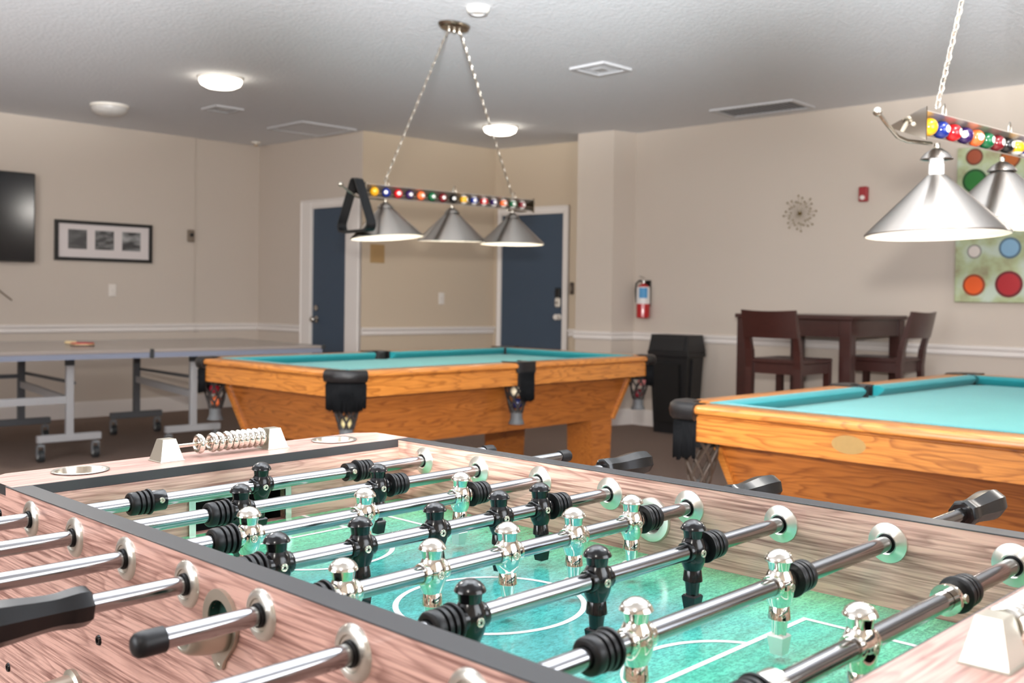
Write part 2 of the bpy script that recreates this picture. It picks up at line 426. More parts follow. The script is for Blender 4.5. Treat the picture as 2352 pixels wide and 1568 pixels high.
    def tube(s, pts, r, seg=8, mi=0, closed=False):
        pts = [Vector(p) for p in pts]; n = len(pts)
        vs = []; up = Vector((0, 0, 1)); prev = None
        for i, p in enumerate(pts):
            if closed: t = pts[(i + 1) % n] - pts[i - 1]
            else: t = pts[min(i + 1, n - 1)] - pts[max(i - 1, 0)]
            t.normalize()
            if prev is None:
                a = up if abs(t.dot(up)) < 0.9 else Vector((1, 0, 0))
                x = t.cross(a).normalized()
            else:
                x = (prev - t * prev.dot(t)).normalized()
            prev = x; y = t.cross(x)
            rr = r[i] if isinstance(r, (list, tuple)) else r
            vs += [tuple(p + (x * cos(2 * pi * k / seg) + y * sin(2 * pi * k / seg)) * rr) for k in range(seg)]
        fs = []
        m = n if closed else n - 1
        for i in range(m):
            for k in range(seg):
                k2 = (k + 1) % seg; i2 = (i + 1) % n
                fs.append((i * seg + k, i * seg + k2, i2 * seg + k2, i2 * seg + k))
        if not closed:
            fs.append(tuple(range(seg - 1, -1, -1))); fs.append(tuple((n - 1) * seg + k for k in range(seg)))
        return s.add(vs, fs, mi)

    def bar(s, p0, p1, w, h, mi=0, w1=None, h1=None, up=(0, 0, 1)):
        """rectangular bar p0->p1, width w (across), height h (along up)"""
        p0, p1 = Vector(p0), Vector(p1); t = (p1 - p0).normalized(); u = Vector(up)
        if abs(t.dot(u)) > 0.95: u = Vector((1, 0, 0))
        x = t.cross(u).normalized(); y = x.cross(t)
        w1 = w if w1 is None else w1; h1 = h if h1 is None else h1
        vs = []
        for p, a, b in ((p0, w, h), (p1, w1, h1)):
            vs += [tuple(p + x * (a / 2 * i) + y * (b / 2 * j)) for i, j in ((-1, -1), (1, -1), (1, 1), (-1, 1))]
        return s.add(vs, [(3, 2, 1, 0), (4, 5, 6, 7), (0, 1, 5, 4), (1, 2, 6, 5), (2, 3, 7, 6), (3, 0, 4, 7)], mi)

    def prism(s, poly, z0, z1, mi=0, X=None):
        n = len(poly)
        vs = [(p[0], p[1], z0) for p in poly] + [(p[0], p[1], z1) for p in poly]
        fs = [tuple(range(n - 1, -1, -1)), tuple(range(n, 2 * n))] + [(i, (i + 1) % n, n + (i + 1) % n, n + i) for i in range(n)]
        return s.add(vs, fs, mi, X)

    def plate(s, outer, holes, z0, z1, mi=0, X=None, edge_mi=None):
        """flat plate (polygon in xy with holes) between z0 and z1"""
        bm = bmesh.new(); loops = []
        for lp in [outer] + holes:
            vv = [bm.verts.new((p[0], p[1], z1)) for p in lp]
            for i in range(len(vv)): bm.edges.new((vv[i], vv[(i + 1) % len(vv)]))
            loops.append(vv)
        bmesh.ops.triangle_fill(bm, use_beauty=True, use_dissolve=False, edges=bm.edges[:], normal=(0, 0, 1))
        bm.verts.index_update()
        vs = [tuple(v.co) for v in bm.verts]; fs = [tuple(v.index for v in f.verts) for f in bm.faces]
        n = len(vs)
        s.add(vs + [(x, y, z0) for x, y, z in vs], fs + [tuple(i + n for i in reversed(f)) for f in fs], mi, X)
        ef = []
        for lp in loops:
            for i in range(len(lp)):
                a, b_ = lp[i].index, lp[(i + 1) % len(lp)].index
                ef.append((a, a + n, b_ + n, b_))
        base = len(s.v) - 2 * n
        s.f += [tuple(t + base for t in f) for f in ef]; s.m += [mi if edge_mi is None else edge_mi] * len(ef)
        bm.free()
        return s

    def mesh(s, name, mats, smooth=35):
        me = bpy.data.meshes.new(name)
        me.from_pydata(s.v, [], s.f)
        if not isinstance(mats, (list, tuple)): mats = [mats]
        for m in mats: me.materials.append(m)
        me.polygons.foreach_set('material_index', s.m)
        bm = bmesh.new(); bm.from_mesh(me); bmesh.ops.recalc_face_normals(bm, faces=bm.faces); bm.to_mesh(me); bm.free()
        if smooth:
            me.polygons.foreach_set('use_smooth', [True] * len(me.polygons))
            me.set_sharp_from_angle(angle=R(smooth))
        me.update()
        return me

    def obj(s, name, mats, parent=None, smooth=35, X=None):
        return link(name, s.mesh(name, mats, smooth), parent, X)


def link(name, data, parent=None, X=None):
    o = bpy.data.objects.new(name, data); COL.objects.link(o)
    if parent is not None: o.parent = parent
    if X is not None: o.matrix_basis = X
    return o


def tag(o, label=None, cat=None, group=None, kind=None):
    if label: o['label'] = label
    if cat: o['category'] = cat
    if group: o['group'] = group
    if kind: o['kind'] = kind
    return o


def thing(name, label, cat, X=I4, group=None):
    o = link(name, None, None, X); o.empty_display_size = 0.05
    return tag(o, label, cat, group)


def T(x, y, z=0.0): return Matrix.Translation((x, y, z))
def RZ(d): return Matrix.Rotation(R(d), 4, 'Z')
def RX(d): return Matrix.Rotation(R(d), 4, 'X')
def RY(d): return Matrix.Rotation(R(d), 4, 'Y')


def circle(cx, cy, r, n=32, ex=1.0):
    return [(cx + r * cos(2 * pi * i / n) * ex, cy + r * sin(2 * pi * i / n)) for i in range(n)]


def rrect(x0, y0, x1, y1, r, n=5):
    out = []
    for (cx, cy, a) in ((x1 - r, y0 + r, -90), (x1 - r, y1 - r, 0), (x0 + r, y1 - r, 90), (x0 + r, y0 + r, 180)):
        out += [(cx + r * cos(R(a + 90 * k / n)), cy + r * sin(R(a + 90 * k / n))) for k in range(n + 1)]
    return out


# =================================================================== ROOM
L0 = Vector((-4.392, 8.756)); C5 = Vector((-2.609, 10.537)); A8 = Vector((-1.395, 9.449)); A11 = Vector((-0.189, 10.516))
D13 = Vector((0.611, 9.917)); CA = Vector((0.586, 9.461)); CB = Vector((0.896, 9.226)); CC = Vector((1.118, 9.377)); R2P = Vector((3.506, 7.082))
dl = (C5 - L0).normalized(); dr = (R2P - CC).normalized()
PL = L0 - dl * 5.8
PR = Vector((6.48, 4.22)); PR = CC + dr * (PR - CC).dot(dr)
PQ = Vector((-0.8, -3.06))


def wallX(a, b):
    """local x along a->b, local y into the room (right-hand side when walking a->b), z up, origin a on floor"""
    d = (b - a).normalized(); n = Vector((d.y, -d.x))
    return Matrix(((d.x, n.x, 0, a.x), (d.y, n.y, 0, a.y), (0, 0, 1, 0), (0, 0, 0, 1)))


def wall(name, a, b, m, z1=None, e0=0.0, e1=0.0):
    X = wallX(a, b); ln = (b - a).length
    o = MB().box((-e0, -0.1, 0), (ln + e1, 0, CEIL), 0).obj(name, m, None, 0, X)
    return tag(o, kind='structure')


def rail(name, a, b, s0=None, s1=None):
    X = wallX(a, b); ln = (b - a).length
    s0 = 0 if s0 is None else s0; s1 = ln if s1 is None else s1
    prof = [(0, .772), (.012, .774), (.02, .784), (.02, .794), (.012, .802), (.012, .812), (.026, .824), (.028, .838), (.02, .846), (0, .848)]
    mb = MB(); n = len(prof)
    vs = [(s0, p[0], p[1]) for p in prof] + [(s1, p[0], p[1]) for p in prof]
    mb.add(vs, [tuple(range(n)), tuple(range(2 * n - 1, n - 1, -1))] + [(i, n + i, n + (i + 1) % n, (i + 1) % n) for i in range(n)])
    return tag(mb.obj(name, M['trim'], None, 30, X), kind='structure')


def base(name, a, b, s0=None, s1=None):
    X = wallX(a, b); ln = (b - a).length
    s0 = 0 if s0 is None else s0; s1 = ln if s1 is None else s1
    mb = MB().box((s0, 0, 0), (s1, 0.016, 0.125)).box((s0, 0, 0.125), (s1, 0.01, 0.145))
    return tag(mb.obj(name, M['trim'], None, 0, X), kind='structure')


# floor and ceiling as one polygon each
foot = [tuple(p) for p in (PL, L0, C5, A8, A11, D13, Vector((1.3, 10.4)), Vector((7.2, 5.0)), Vector((-0.7, -3.6)), Vector((-9.2, 4.7)))]
foot = [(-9.2, 4.2), (-9.0, 5.0), (-2.6, 11.2), (0.2, 11.2), (1.6, 10.2), (7.3, 4.6), (-0.6, -3.8)]
tag(MB().prism(foot, -0.12, 0.0).obj('floor', M['carpet'], None, 0), kind='structure')
tag(MB().prism(foot, CEIL, CEIL + 0.1).obj('ceiling', M['ceil'], None, 0), kind='structure')
W = M['wall']
# left wall in two planes (a shallow step at the corner)
LST = L0 + dl * 1.80
nl = Vector((dl.y, -dl.x))
wall('wall_left', PL, LST, W, e0=0.1)
wall('wall_left_recess', LST - nl * 0.015, C5 - nl * 0.015, W, e1=0.1)
wall('wall_left_return', C5, A8, W, e0=0.05)
wall('wall_back', A8, A11, M['wall_warm'], e1=0.1)
wall('wall_back_return', A11, D13 + (D13 - A11).normalized() * 0.5, M['wall_warm'])
colp = [tuple(CA), tuple(CB), tuple(CC), tuple(CC + Vector((0.25, 0.17))), tuple(CA + Vector((0.9, 0.85))), tuple(CA + Vector((0.36, 0.48)))]
tag(MB().prism(colp, 0, CEIL).obj('wall_pillar', W, None, 0), kind='structure')
wall('wall_right', CC, PR, W, e0=0.05, e1=0.1)
wall('wall_rear_right', PR, PQ, W)
wall('wall_rear_left', PQ, PL, W)
# chair rails
rail('trim_1', PL, LST, 2.0); rail('trim_2', LST - nl * 0.015, C5 - nl * 0.015); rail('trim_3', C5, A8, 0, 0.735)
rail('trim_4', A8, A11); rail('trim_5', A11, D13, 0.93, 1.25); rail('trim_6', CA, CB, -0.01, (CB - CA).length + 0.012)
rail('trim_7', CB, CC, -0.012, (CC - CB).length); rail('trim_8', CC, PR, 0, 7)
base('baseboard_left', PL, LST, 2.0); base('baseboard_left_recess', LST - nl * 0.015, C5 - nl * 0.015); base('baseboard_left_return', C5, A8, 0, 0.735)
base('baseboard_back', A8, A11); base('baseboard_pillar', CA, CB, -0.01, (CB - CA).length + 0.01); base('baseboard_pillar_side', CB, CC, -0.01)
base('baseboard_right', CC, PR, 0, 7)
# made-up windows behind the camera, their glowing panes added as fill
for i, (a, b, s0, s1) in enumerate(((PQ, PL, 2.6, 5.4), (PR, PQ, 4.2, 6.6))):
    X = wallX(a, b)
    wd = tag(MB().plate(rrect(s0, .6, s1, 2.4, .01, 1), [rrect(s0 + .07, .67, s1 - .07, 2.33, .01, 1)], 0.0, 0.03, 0, Matrix(((1, 0, 0, 0), (0, 0, 1, 0), (0, 1, 0, 0), (0, 0, 0, 1)))).obj('window_%d' % (i + 1), M['trim'], None, 0, X), kind='structure')
    MB().box((s0 + .05, .002, .65), (s1 - .05, .008, 2.35)).obj('pane', mat('daylit_pane', (225, 232, 240), 0.1, emit=(225, 236, 255), estr=1.5), wd, 0)


# doors
def door(name, a, b, s0, s1, top, fl, fr_, ft):
    """leaf from s0..s1; casing widths left, right, top"""
    X = wallX(a, b)
    d = tag(link(name, None, None, X), kind='structure')
    MB().box((s0, 0.0, 0.01), (s1, 0.012, top)).obj('leaf', M['door'], d, 0)
    c = MB()
    for lo, hi in (((s0 - fl, 0, 0), (s0, .034, top + ft)), ((s1, 0, 0), (s1 + fr_, .034, top + ft)), ((s0, 0, top), (s1, .034, top + ft))):
        c.rbox(lo, hi, .006)
    for lo, hi in (((s0 - fl, 0, 0), (s0 - fl + .02, .042, top + ft)), ((s1 + fr_ - .02, 0, 0), (s1 + fr_, .042, top + ft)), ((s0 - fl, 0, top + ft - .02), (s1 + fr_, .042, top + ft))):
        c.rbox(lo, hi, .006)
    c.obj('casing', M['trim'], d, 0)
    j = MB()
    j.box((s0, .012, 0), (s0 + .012, .03, top)).box((s1 - .012, .012, 0), (s1, .03, top)).box((s0, .012, top - .012), (s1, .03, top))
    j.obj('door_stop', M['trim'], d, 0)
    return d


d1 = door('door_1', C5, A8, .905, 1.440, 1.985, .165, .19, .075)
k = MB().axial((.985, .012, .908), (0, 1, 0), [(0, 0), (.032, 0), (.032, .006), (.012, .01), (.011, .035), (.026, .045), (.03, .06), (.022, .072), (0, .075)], 20)
k.obj('door_knob', M['glassd'], d1)
MB().axial((.985, .012, 1.017), (0, 1, 0), [(0, 0), (.03, 0), (.028, .014), (.012, .018), (0, .02)], 20).obj('deadbolt', M['glassd'], d1)
d2 = door('door_2', A11, D13, .098, .876, 1.985, .035, .05, .065)
lk = MB().rbox((.78, .012, 1.15), (.845, .04, 1.245), .008).obj('lock_keypad', M['keypad'], d2)
MB().rbox((.782, .012, 1.055), (.845, .045, 1.15), .012).obj('lock_body', M['keycream'], d2)
MB().axial((.813, .045, 1.10), (0, 1, 0), [(0, 0), (.012, 0), (.011, .012), (0, .014)], 14).obj('lock_thumbturn', M['glassd'], d2)
MB().axial((.82, .012, .96), (0, 1, 0), [(0, 0), (.03, 0), (.03, .006), (.012, .01), (.011, .035), (.026, .045), (.03, .06), (.022, .072), (0, .075)], 20).obj('door_knob', M['plate'], d2)

# =================================================================== WALL-HUNG THINGS
XL = wallX(L0, C5); XB = wallX(A8, A11); XD = wallX(A11, D13); XR = wallX(CC, R2P)
tv = thing('television', 'large black flat television on the left wall, cut off by the frame edge', 'television', XL @ T(-.42, 0, 1.39))
MB().rbox((-.69, .03, 0), (.69, .075, .77), .008).obj('casing', M['tvframe'], tv)
MB().box((-.678, .075, .014), (.678, .0765, .756)).obj('screen', M['tvglass'], tv, 0)
MB().box((-.25, 0, .2), (.25, .03, .56)).obj('wall_mount', M['tvframe'], tv, 0)
cd = MB().tube([(-.25 + .0, .01, 1.40), (-.2, .012, 1.30), (-.12, .012, 1.22), (-.02, .012, 1.16), (.03, .012, 1.115), (.10, .012, 1.06)], .006, 6).obj('power_cord', M['cord'], None, 40, XL)
tag(cd, 'thin brown cord hanging below the television on the left wall', 'cord')

pf = thing('picture_frame', 'long black frame holding three small grey photographs in white mat', 'picture', XL @ T(.906, 0, 1.42))
MB().plate([(-.45, 0), (.45, 0), (.45, .36), (-.45, .36)], [[(-.42, .03), (.42, .03), (.42, .33), (-.42, .33)]], 0, .03, 0, RX(90)@Matrix.Scale(1,4)).obj('frame', M['blackframe'], pf, 0, Matrix(((1,0,0,0),(0,-1,0,0),(0,0,1,0),(0,0,0,1))))
MB().box((-.425, .002, .025), (.425, .014, .335)).obj('mat_board', M['matboard'], pf, 0)
for i, (a, b, mm) in enumerate(((-.332, -.164, 'photo_a'), (-.09, .085, 'photo_b'), (.162, .339, 'photo_c'))):
    MB().box((a, .014, .106), (b, .016, .28)).obj('photograph', M[mm], pf, 0)
th = thing('thermostat', 'small brown thermostat on the left wall near the corner', 'thermostat', XL @ T(1.755, 0, 1.64))
MB().rbox((-.033, -.02, 0), (.033, .03, .12), .006).obj('cover', M['thermo'], th)
MB().axial((0, .03, .07), (0, 1, 0), [(0, 0), (.02, 0), (.018, .01), (0, .012)], 16).obj('dial', M['keypad'], th)


def outlet(X, label):
    o = thing('outlet_plate', label, 'outlet', X)
    MB().rbox((-.036, 0, 0), (.036, .008, .116), .004).obj('cover_plate', M['plate'], o)
    for z in (.03, .086):
        MB().rbox((-.017, .006, z - .018), (.017, .0105, z + .018), .003).obj('socket', M['plate'], o)
    MB().axial((0, .008, .058), (0, 1, 0), [(0, 0), (.004, 0), (.003, .0015), (0, .002)], 10).obj('screw', M['screw'], o)


outlet(XL @ T(.985, 0, 1.1), 'white outlet plate on the left wall under the framed photographs')
outlet(XB @ T(.93, 0, 1.067), 'white outlet plate between the two slate doors')
tp = MB().rbox((0, 0, 0), (.16, .006, .172), .003).obj('wall_plate', M['tanplate'], None, 35, XB @ T(.091, 0, 1.45))
tag(tp, 'plain tan plate on the alcove wall beside the left slate door', 'plate')
cr_ = thing('card_reader', 'narrow dark card reader right of the right slate door', 'card reader', XD @ T(.965, 0, 1.183))
MB().rbox((-.02, 0, 0), (.02, .025, .118), .006).obj('cover', mat('reader_brown', (74, 62, 54), 0.4), cr_)
MB().rbox((-.012, .025, .035), (.012, .029, .08), .003).obj('sensor_window', M['thermo'], cr_)

fe = thing('fire_extinguisher', 'red fire extinguisher with blue and white label on the right wall', 'extinguisher', XR @ T(.157, .075, .976))
MB().lathe([(0, 0), (.052, 0), (.06, .008), (.06, .262), (.056, .28), (.042, .296), (.02, .304), (.016, .312), (0, .313)], 28).obj('cylinder', M['red'], fe)
MB().lathe([(.0604, .128), (.061, .128), (.061, .262), (.0572, .28), (.057, .28)], 28).obj('label_band', M['label'], fe)
MB().add([(.0625 * sin(a), .0625 * cos(a), z) for z in (.18, .272) for a in [R(0 + 72 * i / 10) for i in range(11)]], [(i, i + 1, i + 12, i + 11) for i in range(10)]).obj('label_panel', M['blue'], fe)
v = MB().cyl((0, 0, .31), (0, 0, .34), .012, seg=14).bar((0, -.01, .36), (.0, .055, .375), .016, .006).bar((0, -.01, .335), (0, .05, .342), .014, .006).rbox((-.014, -.014, .318), (.014, .014, .34), .003)
v.obj('valve_handle', M['glassd'], fe)
MB().tube([(-.012, 0, .33), (-.045, .005, .335), (-.073, .01, .31), (-.08, .01, .25), (-.074, .01, .18), (-.066, .012, .135)], .009, 8).obj('hose', M['hose'], fe)
MB().box((-.03, -.075, .10), (.03, -.05, .34)).box((-.012, -.055, .29), (.012, -.01, .3)).obj('wall_bracket', M['tvframe'], fe, 0)

ck = thing('sunburst_clock', 'gold sunburst wall clock with dotted rays on the right wall', 'clock', XR @ T(1.645, .012, 1.85))
MB().axial((0, -.012, 0), (0, 1, 0), [(0, 0), (.013, 0), (.014, .012), (.008, .02), (0, .022)], 18).obj('clock_centre', mat('dark_gold', (112, 92, 52), .35, .8), ck)
for i in range(24):
    a = 2 * pi * i / 24 + .1; ln = (.143, .1, .125)[i % 3]
    rb = MB().cyl((.015 * cos(a), 0, .015 * sin(a)), (ln * cos(a), 0, ln * sin(a)), .0014, seg=6)
    rb.axial((ln * cos(a), -.003, ln * sin(a)), (0, 1, 0), [(0, 0), (.009, 0), (.007, .006), (0, .007)], 10)
    if i % 3 != 1: rb.axial((.62 * ln * cos(a + .06), -.003, .62 * ln * sin(a + .06)), (0, 1, 0), [(0, 0), (.008, 0), (.007, .005), (0, .007)], 10)
    rb.obj('ray', M['gold'], ck)
st = thing('alarm_strobe', 'small red fire alarm strobe with white lens on the right wall', 'alarm', XR @ T(2.183, 0, 1.914))
MB().rbox((-.034, 0, 0), (.034, .04, .115), .006).obj('housing', M['strobe_red'], st)
MB().axial((0, .04, .03), (0, 1, 0), [(0, 0), (.019, 0), (.016, .012), (0, .016)], 18).obj('strobe_lens', M['lens'], st)

ar = thing('canvas_painting', 'large pale green canvas painted with rows of coloured round dots', 'painting', XR @ T(2.885, 0, 1.155))
MB().rbox((0, 0, 0), (1.1, .035, 1.1), .004).obj('canvas', M['canvas'], ar)
dots = [(.135, .122, .078, (222, 86, 14)), (.37, .128, .093, (168, 26, 34)), (.134, .36, .05, (214, 204, 196)), (.372, .38, .074, (132, 172, 200)),
        (.135, .565, .07, (196, 96, 150)), (.37, .56, .072, (74, 62, 48)), (.125, .86, .085, (34, 118, 44)), (.36, 1.0, .07, (168, 84, 18)), (.372, .80, .07, (108, 40, 22)),
        (.12, 1.03, .06, (150, 70, 40)), (.61, .125, .08, (60, 120, 150)), (.61, .37, .08, (220, 180, 60)), (.61, .61, .08, (120, 50, 90)), (.61, .86, .08, (214, 120, 40)),
        (.86, .125, .085, (70, 140, 80)), (.86, .37, .08, (190, 40, 40)), (.86, .61, .08, (220, 210, 190)), (.86, .86, .08, (50, 90, 150))]
for (x, z, r, c) in dots:
    dk = tuple(int(q * .62) for q in c)
    MB().axial((x, .035, z), (0, 1, 0), [(0, .003), (r * .8, .003), (r, .0015), (r, 0)], 28, mis=[0, 1, 1]).obj('painted_dot', [paint(c, .6), paint(dk, .6)], ar)

# =================================================================== CEILING THINGS


def ceiling_thing(name, label, cat, x, y, rz=0.0, group=None):
    return thing(name, label, cat, T(x, y, CEIL) @ RZ(rz), group)


for x, y, lb in ((-2.073, 7.226, 'lit round white ceiling light over the left half of the room'), (-.128, 9.103, 'lit round white ceiling light before the two slate doors')):
    o = ceiling_thing('ceiling_light', lb, 'ceiling light', x, y, 0, 'round ceiling lights')
    MB().lathe([(0, 0), (.155, 0), (.155, -.012), (.148, -.018), (.13, -.018)], 36).obj('rim', M['white_enamel'], o)
    MB().lathe([(.145, -.016), (.146, -.03), (.135, -.052), (.1, -.07), (.05, -.079), (0, -.081)], 36).obj('glass_bowl', M['glass_on'], o)
o = ceiling_thing('ceiling_light', 'unlit round frosted ceiling light near the left wall', 'ceiling light', -3.3, 8.36, 0, 'round ceiling lights')
MB().lathe([(0, 0), (.15, 0), (.15, -.014), (.14, -.02), (.12, -.02)], 36).obj('rim', M['white_enamel'], o)
MB().lathe([(.14, -.018), (.14, -.035), (.125, -.06), (.09, -.078), (.04, -.088), (0, -.09)], 36).obj('glass_bowl', M['glass_off'], o)


def grille(label, x, y, rz, w, d, nslat, core=True):
    o = ceiling_thing('air_vent', label, 'vent', x, y, rz)
    MB().plate([(-w, -d), (w, -d), (w, d), (-w, d)], [[(-w + .03, -d + .03), (w - .03, -d + .03), (w - .03, d - .03), (-w + .03, d - .03)]], -.014, 0).obj('frame', M['vent'], o, 0)
    MB().box((-w + .03, -d + .03, -.003), (w - .03, d - .03, 0)).obj('duct_opening', M['ventdark'], o, 0)
    if core:
        for k in range(1, nslat):
            a, b = (w - .03) * (1 - k / nslat), (d - .03) * (1 - k / nslat)
            t = .012
            MB().plate([(-a, -b), (a, -b), (a, b), (-a, b)], [[(-a + t, -b + t), (a - t, -b + t), (a - t, b - t), (-a + t, b - t)]], -.012 + .002 * k, -.004).obj('louvre_ring', M['vent'], o, 0)
        MB().box((-.045, -.045, -.012), (.045, .045, -.003)).obj('louvre_core', M['vent'], o, 0)
    else:
        for k in range(nslat):
            xx = -w + .03 + (2 * w - .06) * (k + .5) / nslat
            MB().bar((xx, -d + .03, -.008), (xx, d - .03, -.008), .012, .003, up=(.5, 0, 1)).obj('slat', M['vent'], o, 0)
    return o


grille('square ceiling air vent over the middle of the room', .561, 6.77, 45, .145, .145, 4)
grille('long louvred return grille by the right wall', 1.94, 8.08, -42, .36, .19, 18, False)
o = ceiling_thing('ceiling_hatch', 'large pale square access hatch in the ceiling near the alcove corner', 'ceiling hatch', -1.85, 9.36, 45)
MB().plate([(-.29, -.29), (.29, -.29), (.29, .29), (-.29, .29)], [[(-.265, -.265), (.265, -.265), (.265, .265), (-.265, .265)]], -.016, 0).obj('frame', M['vent'], o, 0)
MB().box((-.262, -.262, -.008), (.262, .262, 0)).obj('hatch_panel', M['ceil'], o, 0)
grille('small dark square vent behind the lit left ceiling light', -2.4, 8.43, 45, .125, .125, 4)
sd = ceiling_thing('smoke_detector', 'white smoke detector beside the chain canopy', 'smoke detector', -.201, 5.398)
MB().lathe([(0, 0), (.06, 0), (.06, -.014), (.052, -.028), (.02, -.032), (0, -.032)], 28).obj('housing', M['white_enamel'], sd)
MB().lathe([(.045, -.0285), (.047, -.033), (.036, -.035), (.034, -.0295)], 24).obj('vent_ring', M['vent'], sd)
sp = ceiling_thing('sprinkler', 'small round sprinkler rose on ceiling in the far left corner', 'sprinkler', -2.581, 10.25)
MB().lathe([(0, 0), (.05, 0), (.045, -.012), (.02, -.016), (.01, -.03), (0, -.03)], 20).obj('rose', M['white_enamel'], sp)
MB().lathe([(0, -.03), (.022, -.03), (.022, -.036), (0, -.036)], 16).obj('deflector', M['brass'], sp)

# =================================================================== POOL TABLES
PT_L, PT_W, PT_H = 2.3265, 1.2792, .807
CORN, SIDE = .112, .058     # half-gaps for the pockets along the rails
ball_prefix = {1: (242, 176, 30), 2: (24, 46, 130), 3: (206, 26, 34), 4: (50, 26, 84), 5: (250, 116, 60), 6: (14, 98, 58), 7: (124, 24, 34), 8: (20, 20, 22)}


def rail_piece(L0_, along, fixed, sgn):
    """one wooden rail with rounded top; L0_=(start,end) along; fixed = outer coordinate; sgn = direction to inside"""
    prof = [(0.006, -.115), (0.006, -.037), (0.013, -.035), (0.013, -.031), (0.0, -.029), (-.006, -.024), (-.007, -.012), (-.002, -.003), (.008, 0), (.1, 0), (.105, -.004), (.105, -.115)]
    n = len(prof); vs = []
    for t in L0_:
        for d, z in prof:
            c = fixed + sgn * d
            vs.append((t, c, PT_H + z) if along == 0 else (c, t, PT_H + z))
    fs = [tuple(range(n)), tuple(range(2 * n - 1, n - 1, -1))] + [(i, (i + 1) % n, n + (i + 1) % n, n + i) for i in range(n)]
    return MB().add(vs, fs)


def cushion_piece(seg, along, fixed, sgn, c0, c1):
    prof = [(.1, .001), (.135, .001), (.152, -.010), (.15, -.018), (.128, -.04), (.1, -.04)]
    n = len(prof); vs = []
    for t, cut in ((seg[0], c0), (seg[1], c1)):
        for d, z in prof:
            c = fixed + sgn * d; tt = t + cut * (d - .1)
            vs.append((tt, c, PT_H + z) if along == 0 else (c, tt, PT_H + z))
    fs = [tuple(range(n)), tuple(range(2 * n - 1, n - 1, -1))] + [(i, (i + 1) % n, n + (i + 1) % n, n + i) for i in range(n)]
    return MB().add(vs, fs)


def corner_curve(k=0.0, n=14):
    """plan curve round a table corner at the origin, table inside at +x,+y; k offsets it outwards"""
    g = CORN + .012; c = .085; pts = []
    pts.append((g, -k))
    for i in range(n + 1):
        a = R(270 - 90 * i / n)
        pts.append((c + (c + k) * cos(a), c + (c + k) * sin(a)))
    pts.append((-k, g))
    return pts


def pocket_corner(sx, sy, tbl, netm, nballs, with_net=True):
    X = Matrix(((sx, 0, 0, -sx * PT_L / 2), (0, sy, 0, -sy * PT_W / 2), (0, 0, 1, PT_H), (0, 0, 0, 1)))
    out = corner_curve(.012); g = CORN + .012; c = .085
    rings = [(corner_curve(.006), -.05), (corner_curve(.014), -.042), (corner_curve(.018), -.022), (corner_curve(.014), -.003), (corner_curve(.002), .006), (corner_curve(-.02), .006), (corner_curve(-.058), .003), (corner_curve(-.06), -.05)]
    vs = []; fs = []; n = len(rings[0][0])
    for r_, z in rings: vs += [(p[0], p[1], z) for p in r_]
    m = len(rings)
    for i in range(m):
        j = (i + 1) % m
        for q in range(n - 1): fs.append((i * n + q, i * n + q + 1, j * n + q + 1, j * n + q))
    fs.append(tuple(i * n for i in range(m))); fs.append(tuple(i * n + n - 1 for i in reversed(range(m))))
    p = MB().add(vs, fs, 0, X)
    p.obj('pocket_casting', M['leather'], tbl, 50)
    fringe_curve(corner_curve(.0), X, tbl, -.048, -.165, .05)
    # pocket hole liner
    lx = T(-sx * (PT_L / 2 - .085), -sy * (PT_W / 2 - .085), PT_H)
    MB().lathe([(.058, -.002), (.058, -.12), (.05, -.14)], 20, 0, lx).obj('pocket_liner', M['dark'], tbl)
    if with_net: net(tbl, lx, netm)
    return lx


def fringe_curve(curve, X, tbl, z0, z1, depth):
    # resample into pleats
    pts = [Vector((a, b, 0)) for a, b in curve]; ds = [0]
    for a, b in zip(pts, pts[1:]): ds.append(ds[-1] + (b - a).length)
    tot = ds[-1]; n = max(18, int(tot / .0045)); cs = []
    for i in range(n + 1):
        d = tot * i / n; j = 0
        while j < len(ds) - 2 and ds[j + 1] < d: j += 1
        f = (d - ds[j]) / max(1e-9, ds[j + 1] - ds[j]); p = pts[j].lerp(pts[j + 1], f); t = (pts[j + 1] - pts[j]).normalized()
        cs.append((p, Vector((t.y, -t.x, 0)), d / tot))
    vs = []; rows = (0, .12, .5, 1.0)
    for k, fz in enumerate(rows):
        for i, (p, nn, f) in enumerate(cs):
            amp = .0 if k == 0 else .003
            off = amp * (1 if i % 2 else -1) + (.004 if k == 0 else 0) + (random.uniform(-.002, .002) if k else 0)
            z = z0 + (z1 - z0) * fz
            if k == 3: z += random.uniform(-.008, .006) - .012 * sin(pi * f)
            q = p + nn * off
            vs.append((q.x, q.y, z))
    w_ = len(cs)
    base = list(vs)
    vs += [(x, y, z) for x, y, z in base]
    fs = []
    for k in range(3):
        for i in range(w_ - 1):
            fs.append((k * w_ + i, k * w_ + i + 1, (k + 1) * w_ + i + 1, (k + 1) * w_ + i))
    mb = MB().add(base, fs, 0, X)
    o = mb.obj('fringe', M['fringe'], tbl, 80)
    md = o.modifiers.new('thick', 'SOLIDIFY'); md.thickness = .004
    return o


def net(tbl, X, m, depth=.19):
    """cord net bag: two sets of spiral strands"""
    mb = MB(); n = 7
    for s in (-1, 1):
        for k in range(n):
            pts = []
            for t in range(9):
                f = t / 8; a = 2 * pi * k / n + s * f * 1.6
                r = .06 * (1 - f) ** .8 + .03
                r = .064 + (.03 - .064) * f ** 1.4
                pts.append((r * cos(a), r * sin(a), -.1 - (depth - .03) * f))
            mb.tube(pts, .0055, 5)
    mb.v = [tuple(X @ Vector(p)) for p in mb.v]
    o = mb.obj('net', m, tbl, 60)
    MB().lathe([(.031, -.1 - depth + .035), (.031, -.1 - depth), (.042, -.1 - depth - .03), (.03, -.1 - depth - .032), (.02, -.1 - depth), (.02, -.1 - depth + .035)], 16, 0, X).obj('net_cap', M['netcap'], tbl)


